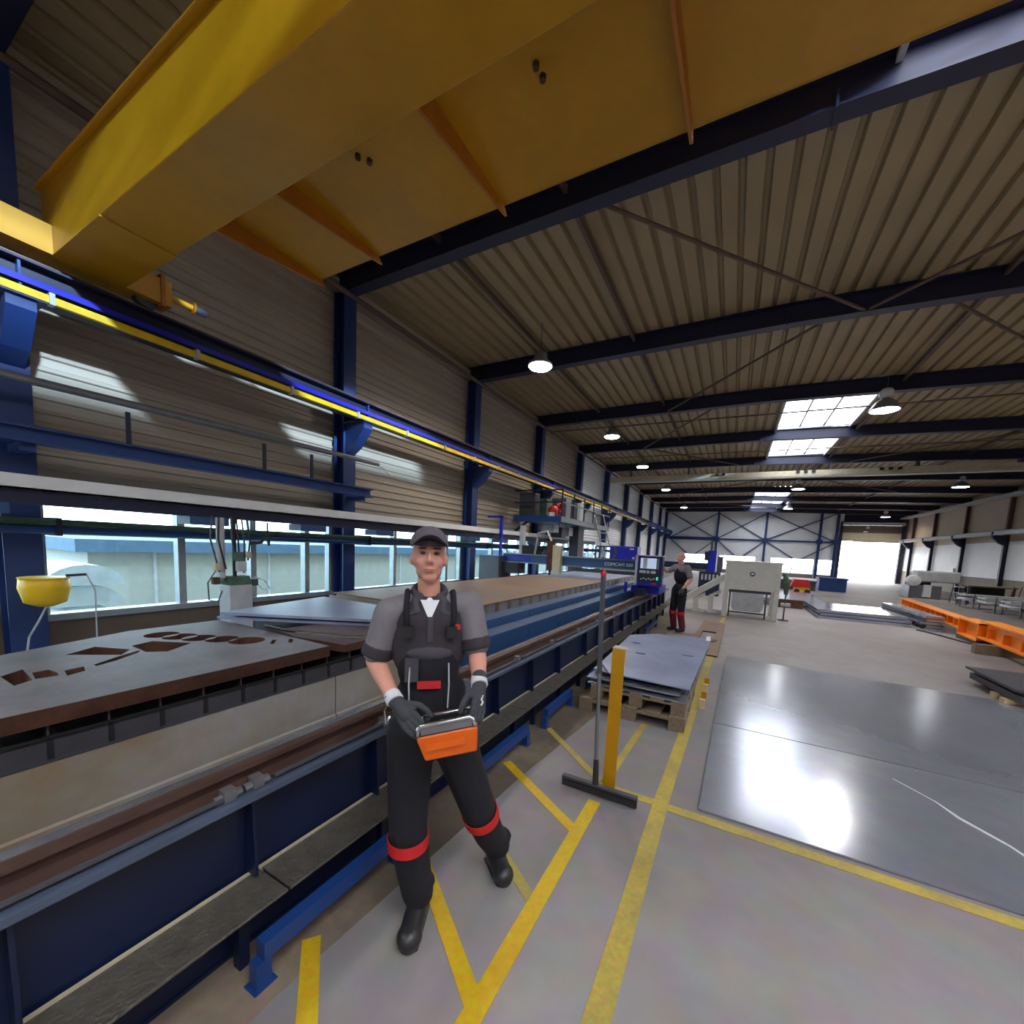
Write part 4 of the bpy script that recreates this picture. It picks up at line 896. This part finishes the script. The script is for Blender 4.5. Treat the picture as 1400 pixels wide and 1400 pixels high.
B(10.3, 11.8, 28.3, 29.1, .3, .34).build('shelf', 'dark_grey', wbn); B(10.3, 11.8, 29.0, 29.1, .34, .86).build('back_board', 'dark', wbn)
one('wall_notice', MB().box(13.44, 13.495, 39.5, 40.3, .9, 1.7), 'white_paint', 'white notice board on the right wall column', 'notice')
for k, x in enumerate((11.6, 11.9, 12.2)): one('leaning_board', MB().obox((x, 28.0+.1*k, .5), (.02, 0, .0), (0, .04, 0), (.06, 0, .5)), 'wood', 'narrow board leaning beside the workbench', 'board', 'leaning boards')
for k in range(4):
    r = empty('material_rack', (10.6, 20.5+1.7*k, 0), ORD[k]+' low rack of pale profiles behind the orange girder, counting towards the roller door', 'rack', 'low profile racks')
    y = 20.2+1.7*k
    for x in (9.4, 10.9): MB().box(x, x+.05, y, y+.05, 0, .62).box(x, x+.05, y+1.2, y+1.25, 0, .62).box(x, x+.05, y, y+1.25, .3, .36).build('rack_frame', 'grey_metal', r)
    for z, m_ in ((.37, 'white_paint'), (.52, 'light_grey')): MB().box(9.2, 11.1, y+.2, y+.9, z, z+.07).build('profile_bundle', m_, r)
# by the end wall
bn = empty('blue_bin', (1.75, 26, 0), 'bright blue bin standing before the end windows', 'bin'); MB().prism([(1.5, 0), (2.05, 0), (2.12, .75), (1.43, .75)], 'y', 25.8, 26.4).build('body', 'bright_blue', bn); B(1.45, 2.1, 25.78, 26.42, .75, .82).build('lid', 'light_grey', bn)
ca = empty('red_cart', (3.2, 26, 0), 'small red and yellow cart before the end windows', 'cart')
MB().prism([(2.75, .35), (3.65, .35), (3.5, .75), (2.9, .75)], 'y', 25.8, 26.5).build('tub', 'red', ca); B(2.95, 3.6, 25.85, 26.45, .16, .35).build('chassis', 'yellow_plastic', ca)
for x in (3.05, 3.5): MB().cyl((x, 25.8, .13), (x, 25.86, .13), .13, n=12).build('wheel', 'dark', ca)
one('blue_container', MB().box(4.6, 5.9, 30, 31, 0, .75).box(4.55, 5.95, 29.95, 31.05, .70, .80), 'blue_paint', 'open blue steel container beside the roller door', 'container')
for k in range(3): one('grey_crate', MB().box(2.2+.75*k, 2.8+.75*k, 29, 29.8, 0, .55).box(2.17+.75*k, 2.83+.75*k, 28.97, 29.83, .48, .58), 'dark_grey', 'dark grey crate in the row before the end windows', 'crate', 'crates before the end windows')

# ------------------------------------------------------------------ people
def capsule(m, p0, r0, p1, r1, n=14):
    p0, p1 = Vector(p0), Vector(p1); d = p1-p0; L_ = max(d.length, 1e-5); x = d/L_
    a = x.orthogonal().normalized(); b = x.cross(a); rings = []
    for t in (-PI/2+.05, -PI/3, -PI/6, 0): rings.append((p0+x*math.sin(t)*r0, r0*math.cos(t)))
    for t in (0, PI/6, PI/3, PI/2-.05): rings.append((p1+x*math.sin(t)*r1, r1*math.cos(t)))
    vs = [c+(a*math.cos(2*PI*k/n)+b*math.sin(2*PI*k/n))*r for c, r in rings for k in range(n)]
    mm = len(rings); fs = [(i*n+k, i*n+(k+1) % n, (i+1)*n+(k+1) % n, (i+1)*n+k) for i in range(mm-1) for k in range(n)]
    m.add(vs, fs+[tuple(range(n-1, -1, -1)), tuple(range((mm-1)*n, mm*n))]); return m
def blob(name, m, mt, parent, vox, it=6, cut=None):
    me = bpy.data.meshes.new('tmp'); me.from_pydata(m.v, [], m.f)
    o = bpy.data.objects.new('tmp', me); COL.objects.link(o)
    r = o.modifiers.new('r', 'REMESH'); r.mode = 'VOXEL'; r.voxel_size = vox
    if it:
        s = o.modifiers.new('s', 'SMOOTH'); s.factor = .5; s.iterations = it
    dg = bpy.context.evaluated_depsgraph_get(); dg.update()
    me2 = bpy.data.meshes.new_from_object(o.evaluated_get(dg)); bpy.data.objects.remove(o)
    o0 = Vector(ORG[parent.name])
    if cut:
        bm = bmesh.new(); bm.from_mesh(me2)
        for co, no in cut:
            bmesh.ops.bisect_plane(bm, geom=bm.verts[:]+bm.edges[:]+bm.faces[:], plane_co=Vector(co), plane_no=Vector(no), clear_outer=True)
            bmesh.ops.holes_fill(bm, edges=[e for e in bm.edges if e.is_boundary])
        bm.to_mesh(me2); bm.free()
    me2.name = name; me2.materials.clear()
    for v in me2.vertices: v.co = v.co-o0
    return link(name, me2, mt, parent, o0, True)

class Frame:            # local frame: f forward (face), l the person's left, u up
    def __init__(s, f): s.f = Vector((f[0], f[1], 0)).normalized(); s.u = Vector((0, 0, 1)); s.l = s.u.cross(s.f)
    def __call__(s, o, l=0, f=0, u=0): return Vector(o)+s.l*l+s.f*f+s.u*u
    def rot(s): return Matrix((s.l, s.f, s.u)).transposed()

def head(fr, c, k=1.0, tilt=0.):
    """c: centre of skull; returns (skin union MB, feature function)"""
    m = MB(); R_ = fr.rot() @ Matrix.Rotation(tilt, 3, 'X')
    P = lambda l, f, u: Vector(c)+R_ @ Vector((l*k, f*k, u*k))
    m.ell(P(0, -.012, .03), (.074*k, .092*k, .092*k), 18, 12, R_)            # skull
    m.ell(P(0, .022, -.030), (.060*k, .066*k, .072*k), 18, 12, R_)           # face
    m.ell(P(0, .050, -.092), (.034*k, .032*k, .026*k), 12, 8, R_)            # chin
    m.ell(P(0, -.004, -.015), (.073*k, .080*k, .065*k), 16, 10, R_)           # temples
    for s in (-1, 1):
        m.ell(P(.034*s, .020, -.060), (.024*k, .042*k, .034*k), 12, 8, R_)   # jaw
        m.ell(P(.036*s, .062, -.028), (.024*k, .018*k, .020*k), 10, 8, R_)   # cheek
        m.ell(P(.030*s, .068, .026), (.026*k, .016*k, .010*k), 10, 8, R_)    # brow
        m.ell(P(.076*s, -.010, -.014), (.010*k, .017*k, .028*k), 10, 8, R_)  # ear
    capsule(m, P(0, .082, .018), .009*k, P(0, .102, -.024), .014*k)          # nose
    for s in (-1, 1): m.ell(P(.011*s, .094, -.030), (.009*k, .010*k, .008*k), 8, 6, R_)
    m.ell(P(0, .080, -.062), (.026*k, .012*k, .010*k), 10, 8, R_)            # mouth
    return m, P, R_

def hand(fr_dir, palm_n, wrist, k=1.0, curl=.9, side=1, spread=.0):
    """fingers leave the palm along fr_dir and curl towards -palm_n (palm side); thumb on `side`"""
    m = MB(); d = Vector(fr_dir).normalized(); n = Vector(palm_n); n = (n-d*n.dot(d)).normalized(); s = d.cross(n)*side
    W = Vector(wrist)
    for j in range(4):
        off = (j-1.5)*.019*k
        capsule(m, W+s*off*.7+d*.005, .014*k, W+s*off+d*.082*k, .0125*k)
    capsule(m, W-d*.055, .030*k, W+d*.05*k, .025*k)
    for j, L_ in enumerate((.072, .080, .076, .060)):
        off = (1.5-j)*.020*k; p = W+s*off+d*.085*k; a = .25*curl; r = .0098*k
        for q, fr_ in enumerate((.45, .31, .26)):
            dir_ = (d*math.cos(a)-n*math.sin(a)+s*spread*(1.5-j)*.1).normalized()
            p2 = p+dir_*L_*fr_*k*1.05; capsule(m, p, r, p2, r*.93, 10); p = p2; a += .75*curl; r *= .93
    t0 = W+s*.028*k+d*.02*k; t1 = t0+(s*.030+d*.034-n*.012)*k; t2 = t1+(d*.030-n*.014+s*.004)*k; t3 = t2+(d*.022-n*.012-s*.004)*k
    capsule(m, t0, .015*k, t1, .0125*k, 10); capsule(m, t1, .0125*k, t2, .0115*k, 10); capsule(m, t2, .0115*k, t3, .0095*k, 10)
    return m

# --- the worker with the remote control
root = empty('person', (-1.08, 1.50, 0), 'worker in cap, grey shirt and dark bib overalls holding an orange remote box', 'person')
fr = Frame((.66, -.75))
pel = Vector((-1.185, 1.46, .93)); chest = Vector((-1.20, 1.45, 1.33)); neck = Vector((-1.205, 1.45, 1.54)); hc_ = Vector((-1.20, 1.435, 1.715))
shR, shL = fr(chest, -.175, 0, .125), fr(chest, .175, 0, .165)
elR, wrR = Vector((-1.385, 1.30, 1.235)), Vector((-1.20, 1.235, 1.115))
elL, wrL = Vector((-1.005, 1.56, 1.275)), Vector((-.915, 1.445, 1.185))
hpR, hpL = fr(pel, -.09, 0, -.03), fr(pel, .09, 0, -.03)
knR, anR, toR = Vector((-1.20, 1.335, .475)), Vector((-1.165, 1.375, .10)), Vector((-1.085, 1.215, .035))
knL, anL, toL = Vector((-1.015, 1.635, .475)), Vector((-1.005, 1.835, .10)), Vector((-.89, 1.745, .035))
hm, HP, HR = head(fr, hc_, 1.0, .10)
body = MB(); body.v, body.f = list(hm.v), list(hm.f)
capsule(body, neck-Vector((0, 0, .05)), .054, HP(0, -.012, -.05), .049)
capsule(body, fr(chest, -.09, -.01, .11), .070, fr(chest, .09, -.01, .13), .070)
body.ell(chest, (.145, .09, .20), 16, 10, fr.rot()); body.ell(fr(pel, 0, 0, .12), (.135, .10, .17), 16, 10, fr.rot()); body.ell(pel, (.15, .105, .12), 16, 10, fr.rot())
for sh, el, wr in ((shR, elR, wrR), (shL, elL, wrL)):
    capsule(body, sh, .055, el, .042); capsule(body, el, .042, el.lerp(wr, .35), .041); capsule(body, el.lerp(wr, .35), .041, wr, .028)
    capsule(body, wr, .026, wr+(wr-el).normalized()*.03, .020)
for hp, kn, an in ((hpR, knR, anR), (hpL, knL, anL)):
    capsule(body, hp, .085, kn, .055); capsule(body, kn, .055, an, .04)
body_o = blob('body', body, 'skin', root, .0075, 3)
# face details
for s in (-1, 1):
    e_ = MB().ell(HP(.030*s, .079, .010), (.012, .006, .006), 10, 6, HR).build('eye', 'eye_dark', root, True)
    MB().ell(HP(.031*s, .084, .030), (.019, .006, .004), 10, 6, HR).build('eyebrow', 'hair', root, True)
MB().ell(HP(0, .0895, -.060), (.023, .006, .0035), 10, 6, HR).ell(HP(0, .0885, -.067), (.019, .007, .0045), 10, 6, HR).build('lips', 'skin_red', root, True)
hr = MB(); hr.ell(HP(0, -.030, -.005), (.079, .078, .070), 16, 10, HR)
blob('hair', hr, 'hair', root, .008, 2, [(HP(0, .0, 0), HR @ Vector((0, 1, 0))), (HP(0, 0, .05), HR @ Vector((0, 0, 1)))])
cp = MB(); cp.ell(HP(0, -.010, .050), (.087, .104, .088), 20, 12, HR)
cap = blob('cap', cp, 'cap', root, .007, 2, [(HP(0, 0, .050), HR @ Vector((0, -.12, -1)))])
vis = MB(); vs = []; n = 13
for k in range(n):
    t = -1.15+2.3*k/(n-1)
    for r_, dz in ((0, .0), (1, -.012)):
        for h in (0, .006):
            x_ = math.sin(t)*.080; y_ = .034+math.cos(t)*.052
            vs.append(HP(x_*(1+.06*r_), y_+r_*.080*max(.15, math.cos(t*.95)), .066+h-.026*abs(x_/.08)**2+(.012-.030*abs(x_/.08)**2)*r_))
fs = []
for k in range(n-1):
    a = 4*k; b_ = a+4
    fs += [(a, b_, b_+2, a+2), (a+1, a+3, b_+3, b_+1), (a+2, b_+2, b_+3, a+3), (a, a+1, b_+1, b_)]
fs += [(0, 2, 3, 1), (4*(n-1), 4*(n-1)+1, 4*(n-1)+3, 4*(n-1)+2)]
vis.add(vs, fs).build('cap_visor', 'cap', cap, True)
MB().add([v-HR @ Vector((0, .002, .003)) for v in vs], fs).build('visor_shadow', 'dark', cap, True)  # dark copy below the visor paints in the shade of its underside
# shirt: grey sleeves and yoke, dark chest
sl = MB()
for sh, el in ((shR, elR), (shL, elL)): capsule(sl, sh, .072, sh.lerp(el, .80), .066)
for s, sh in ((-1, shR), (1, shL)): capsule(sl, fr(chest, .075*s, -.005, .165), .060, sh, .070)
sl.ell(fr(chest, 0, -.045, .10), (.15, .075, .14), 14, 10, fr.rot())
blob('shirt_sleeves', sl, 'shirt_grey', root, .009, 4, [(sh.lerp(el, .84), (el-sh)) for sh, el in ()])
for sh, el in ((shR, elR), (shL, elL)):
    c_ = MB(); d = (el-sh).normalized(); c_.cyl(sh.lerp(el, .66), sh.lerp(el, .90), .071, .072, 18); blob('sleeve_cuff', c_, 'shirt_dark', root, .008, 2)
bo = MB(); bo.ell(fr(chest, 0, .004, -.01), (.172, .118, .215), 18, 12, fr.rot()); bo.ell(fr(chest, 0, .012, .09), (.158, .108, .13), 16, 10, fr.rot()); bo.ell(fr(pel, 0, 0, .16), (.150, .112, .16), 16, 10, fr.rot())
shirt = blob('shirt_body', bo, 'shirt_dark', root, .009, 4)
col_ = MB()
for k in range(19):
    t = -2.55+5.1*k/18
    col_.ell(neck-fr.l*math.sin(t)*.070-fr.f*(math.cos(t)*.062)+Vector((0, 0, .006+.026*math.cos(t))), (.018, .014, .034), 8, 6, fr.rot())
for s in (-1, 1):
    capsule(col_, fr(neck, .062*s, .048, -.02), .020, fr(neck, .052*s, .098, -.062), .014); capsule(col_, fr(neck, .052*s, .098, -.062), .014, fr(neck, .082*s, .088, -.075), .012)
blob('collar', col_, 'overall_grey', root, .007, 2)
ts = MB(); ts.ell(neck+fr.f*.040+Vector((0, 0, -.050)), (.042, .062, .050), 14, 8, fr.rot()); blob('undershirt', ts, 'tee_white', root, .006, 2)
vv = []
for off in (0, .02):
    for l_, f_, u_ in ((-.040, .094, -.012), (.040, .094, -.012), (.0, .126, -.100), (0, .104, -.012)): vv.append(fr(neck, l_, f_-off, u_))
MB().add(vv, [(0, 2, 3), (3, 2, 1), (4, 7, 6), (7, 5, 6), (0, 4, 6, 2), (2, 6, 5, 1), (0, 3, 7, 4), (3, 1, 5, 7)]).build('undershirt_front', 'tee_white', root)
pk = MB().obox(fr(chest, 0, .117, .075), fr.l*.012, fr.u*.055, fr.f*.006).build('shirt_placket', 'overall_grey', root)
# bib overalls
bib = MB(); bib.ell(fr(chest, 0, .028, -.10), (.142, .110, .175), 18, 12, fr.rot()); bib.ell(fr(pel, 0, .01, .14), (.160, .125, .17), 18, 12, fr.rot())
bibo = blob('overall_bib', bib, 'overall', root, .009, 4)
yo = MB(); yo.ell(fr(chest, 0, .034, -.035), (.128, .106, .06), 16, 10, fr.rot()); blob('bib_yoke', yo, 'overall_grey', root, .007, 3)
for s in (-1, 1):
    MB().tube([fr(chest, .095*s, .105, .05), fr(chest, .103*s, .092, .14), fr(chest, .100*s, .03, .232), fr(chest, .09*s, -.08, .20)], .013, 6).build('overall_strap', 'overall', root, True)
    MB().obox(fr(chest, .092*s, .125, .065), fr.l*.022, fr.u*.024, fr.f*.008).build('strap_buckle', 'dark', root)
    MB().tube([fr(chest, .082*s, .135, -.07), fr(chest, .085*s, .147, -.16), fr(chest, .082*s, .140, -.27)], .0035, 6).build('reflective_piping', 'light_grey', root)
MB().obox(fr(chest, .0, .1375, -.165), fr.l*.050, fr.u*.016, fr.f*.006).build('brand_patch', 'red_patch', root); MB().obox(fr(chest, .118, .112, .085), fr.l*.011, fr.u*.010, fr.f*.010).build('shirt_badge', 'red_patch', root)
MB().obox(fr(chest, -.075, .128, -.10), fr.l*.028, fr.u*.05, fr.f*.012).build('pen_pocket', 'overall_grey', root)
tr = MB(); tr.ell(pel, (.175, .13, .135), 18, 12, fr.rot()); tr.ell(fr(pel, 0, -.02, -.06), (.16, .12, .12), 16, 10, fr.rot())
for hp, kn, an in ((hpR, knR, anR), (hpL, knL, anL)):
    capsule(tr, hp, .112, kn, .088); capsule(tr, kn, .088, kn.lerp(an, .55), .080); capsule(tr, kn.lerp(an, .55), .080, an+Vector((0, 0, .04)), .074)
    tr.ell(an+Vector((0, 0, .09)), (.080, .082, .035), 12, 8)
trs = blob('overall_trousers', tr, 'overall', root, .010, 5)
for hp, kn, an, dz in ((hpR, knR, anR, .0), (hpL, knL, anL, .0)):
    ax_ = (an-hp).normalized(); f2 = (fr.f-ax_*fr.f.dot(ax_)).normalized(); l2 = ax_.cross(f2)
    kb = MB(); nn = 19; vs = []; c0 = kn+ax_*.055
    for k in range(nn):
        t = -1.9+3.8*k/(nn-1)
        for hh, rr in ((-.026, .0895), (.026, .0875)):
            sag = .012*math.cos(t)
            for dr in (0, .004): vs.append(c0+ax_*(hh+sag)+l2*math.sin(t)*(rr+dr)+f2*math.cos(t)*(rr+dr))
    fs = []
    for k in range(nn-1):
        a = 4*k; b_ = a+4; fs += [(a+1, a+3, b_+3, b_+1), (a, b_, b_+2, a+2), (a, a+1, b_+1, b_), (a+2, b_+2, b_+3, a+3)]
    kb.add(vs, fs).build('knee_band', 'red', root)
for an, to in ((anR, toR), (anL, toL)):
    d = (to-an); d.z = 0; d.normalize(); b_ = MB()
    capsule(b_, an+Vector((0, 0, .07)), .058, an+Vector((0, 0, -.03))-d*.01, .055)
    h_ = Vector((an.x, an.y, .048))-d*.035; t_ = Vector((to.x, to.y, .046))-d*.045
    capsule(b_, h_, .050, h_.lerp(t_, .5)+Vector((0, 0, .014)), .052); capsule(b_, h_.lerp(t_, .5)+Vector((0, 0, .012)), .052, t_, .050)
    rt = Matrix((d.cross(Vector((0, 0, 1))), d, Vector((0, 0, 1)))).transposed(); b_.ell(t_+Vector((0, 0, 0)), (.058, .062, .050), 14, 8, rt)
    bt = blob('boot', b_, 'boot', root, .008, 4)
    so = MB(); so.obox(h_.lerp(t_, .45)+Vector((0, 0, -.038)), rt @ Vector((.044, 0, 0)), d*(.5*(t_-h_).length+.035), Vector((0, 0, .008))); so.ell(t_+Vector((0, 0, -.036)), (.048, .055, .010), 14, 6, rt); so.ell(h_+Vector((0, 0, -.036)), (.044, .046, .010), 14, 6, rt)
    blob('boot_sole', so, 'black_rubber', bt, .006, 1)
# orange remote box (a thing of its own, held)
bx_c = Vector((-.945, 1.285, 1.005)); bw = Vector((.80, .56, .20)).normalized(); bn_ = Vector((.55, -.80, .14)); bn_ = (bn_-bw*bn_.dot(bw)).normalized(); bu = bn_.cross(bw); bu = bu if bu.z > 0 else -bu
rc = empty('remote_control', bx_c-Vector((0, 0, .08)), 'orange crane remote control box with silver guard bars held by the worker', 'remote control')
def rp(a, b, c): return bx_c+bw*a+bn_*b+bu*c
rcb = MB().add([rp(x, y, z) for z, k in ((-.062, .86), (.020, 1), (.038, 1)) for x, y in ((-.118*k, -.072*k), (.118*k, -.072*k), (.118*k, .072*k), (-.118*k, .072*k))],
     [(0, 3, 2, 1), (8, 9, 10, 11)]+[(4*i+j, 4*i+(j+1) % 4, 4*i+4+(j+1) % 4, 4*i+4+j) for i in range(2) for j in range(4)]).build('case', 'orange', rc, bevel=.008)
MB().obox(rp(-.012, .0745, -.006), bw*.075, bu*.014, bn_*.003).build('front_rib', 'orange', rcb)
MB().obox(rp(0, 0, .044), bw*.112, bn_*.068, bu*.006).build('control_deck', 'dark', rc)
for y in (.070, -.066):
    MB().tube([rp(-.112, y, .038), rp(-.108, y, .068), rp(-.096, y, .078), rp(.096, y, .078), rp(.108, y, .068), rp(.112, y, .038)], .0085, 8).build('guard_bar', 'silver', rc, True)
MB().obox(rp(0, .068, .056), bw*.10, bu*.014, bn_*.003).build('guard_plate', 'grey_metal', rc)
for x, y in ((-.05, .02), (-.02, -.01), (.02, .015), (.05, -.01)): MB().cyl(rp(x, y, .05), rp(x, y, .066), .007, n=8).build('push_button', 'grey_metal', rc)
for x in (-.075, .08): MB().cyl(rp(x, .0, .05), rp(x, .0, .075), .006, n=8).ell(rp(x, .0, .080), .011, 8, 6).build('joystick', 'black_rubber', rc)
# gloves with fingers closing on the box ends
hdR = rp(-.125, .0, .050); hdL = rp(.125, .0, .055)
gR = hand(hdR-wrR, bu*.8-bw*.6, wrR+(hdR-wrR)*.22, 1.12, .95, -1); gRo = blob('glove', gR, 'glove', root, .0045, 2)
gL = hand(hdL-wrL, bu*.6+bw*.8, wrL+(hdL-wrL)*.16, 1.12, .95, 1); gLo = blob('glove', gL, 'glove', root, .0045, 2)
for wr, el, go in ((wrR, elR, gRo), (wrL, elL, gLo)):
    d = (wr-el).normalized(); c_ = MB(); c_.cyl(wr-d*.035, wr+d*.012, .034, .038, 16); blob('glove_cuff', c_, 'cuff', go, .005, 1)
MB().tube([wrL+(hdL-wrL)*.30+fr.f*.030+fr.l*.012, wrL+(hdL-wrL)*.42+fr.f*.034+fr.l*.006, wrL+(hdL-wrL)*.50+fr.f*.034+fr.l*.013, wrL+(hdL-wrL)*.60+fr.f*.032+fr.l*.006], .004, 6).build('glove_print', 'cuff', gLo)
one('carabiner', MB().tube([fr(pel, -.19, .02, .12), fr(pel, -.205, .05, .09), fr(pel, -.20, .06, .04), fr(pel, -.185, .04, .06)], .006, 6), 'silver', 'small silver clip hanging at the worker hip', 'clip')

# --- operator at the console
op = empty('person', (-1.02, 10.05, 0), 'bald operator in grey sleeves and dark overalls working at the blue console', 'person')
f2 = Frame((-.62, -.78)); b0 = Vector((-1.03, 10.05, 0))
P2 = Vector((-1.03, 10.05, .95)); C2 = Vector((-1.02, 10.03, 1.34)); N2 = Vector((-1.03, 10.0, 1.54)); H2 = Vector((-1.05, 9.97, 1.70))
hm2, HP2, HR2 = head(f2, H2, 1.0, -.05)
sR2, sL2 = f2(C2, -.17, 0, .14), f2(C2, .17, 0, .14)
eR2, wR2 = f2(C2, -.24, .18, .02), Vector((-1.40, 9.62, 1.46))
eL2, wL2 = f2(C2, .27, -.02, -.13), f2(C2, .20, .12, -.33)
kR2, aR2, kL2, aL2 = f2(b0, -.10, .04, .50), f2(b0, -.10, -.02, .09), f2(b0, .12, .02, .50), f2(b0, .14, -.04, .09)
bd = MB(); bd.v, bd.f = list(hm2.v), list(hm2.f)
capsule(bd, N2-Vector((0, 0, .05)), .06, HP2(0, -.01, -.05), .056); bd.ell(C2, (.16, .11, .23), 16, 10, f2.rot()); bd.ell(P2, (.15, .11, .18), 16, 10, f2.rot())
for sh, el, wr in ((sR2, eR2, wR2), (sL2, eL2, wL2)):
    capsule(bd, sh, .055, el, .044); capsule(bd, el, .043, wr, .030)
for hp, kn, an in ((f2(P2, -.09), kR2, aR2), (f2(P2, .09), kL2, aL2)): capsule(bd, hp, .09, kn, .055); capsule(bd, kn, .055, an, .042)
dR = (wR2-eR2).normalized(); hnd = hand(dR, (0, 0, 1), wR2+dR*.02, 1, .5, 1); bd.add(hnd.v, hnd.f)
blob('body', bd, 'skin', op, .008, 3)
hh = MB(); hh.ell(HP2(0, -.034, .002), (.078, .075, .070), 14, 10, HR2); blob('hair', hh, 'hair', op, .009, 2, [(HP2(0, -.02, 0), HR2 @ Vector((0, 1, 0))), (HP2(0, 0, .035), HR2 @ Vector((0, 0, 1)))])
for s in (-1, 1): MB().ell(HP2(.030*s, .079, .010), (.012, .006, .006), 8, 6, HR2).build('eye', 'eye_dark', op, True)
s2 = MB()
for sh, el in ((sR2, eR2), (sL2, eL2)): capsule(s2, sh, .072, sh.lerp(el, .75), .066)
s2.ell(f2(C2, 0, 0, .08), (.175, .128, .15), 14, 10, f2.rot()); capsule(s2, f2(N2, 0, 0, -.05), .085, f2(N2, 0, 0, -.01), .07); blob('shirt', s2, 'shirt_grey', op, .011, 4)
o2_ = MB(); o2_.ell(f2(C2, 0, 0, -.04), (.180, .134, .22), 16, 10, f2.rot()); o2_.ell(f2(C2, 0, 0, .05), (.12, .136, .15), 16, 10, f2.rot()); o2_.ell(P2, (.178, .135, .19), 16, 10, f2.rot())
for hp, kn in ((f2(P2, -.09), kR2), (f2(P2, .09), kL2)): capsule(o2_, hp, .108, kn, .08)
blob('overall', o2_, 'overall', op, .012, 4)
l2_ = MB()
for kn, an in ((kR2, aR2), (kL2, aL2)): capsule(l2_, kn-Vector((0, 0, .10)), .080, an+Vector((0, 0, .02)), .070)
blob('trouser_legs', l2_, 'maroon', op, .012, 4)
for kn in (kR2, kL2): MB().cyl(kn-Vector((0, 0, .10)), kn-Vector((0, 0, .03)), .088, .088, 14).build('knee_band', 'red', op)
for an in (aR2, aL2):
    b_ = MB(); h_ = Vector((an.x, an.y, .05))-f2.f*.03; t_ = h_+f2.f*.18; capsule(b_, an, .05, h_, .048); capsule(b_, h_, .048, t_, .046); blob('boot', b_, 'boot', op, .010, 3)
dL = (wL2-eL2).normalized(); gl = hand(dL, f2.f*1.0, wL2, 1.05, .6, -1); blob('glove', gl, 'glove', op, .007, 2)
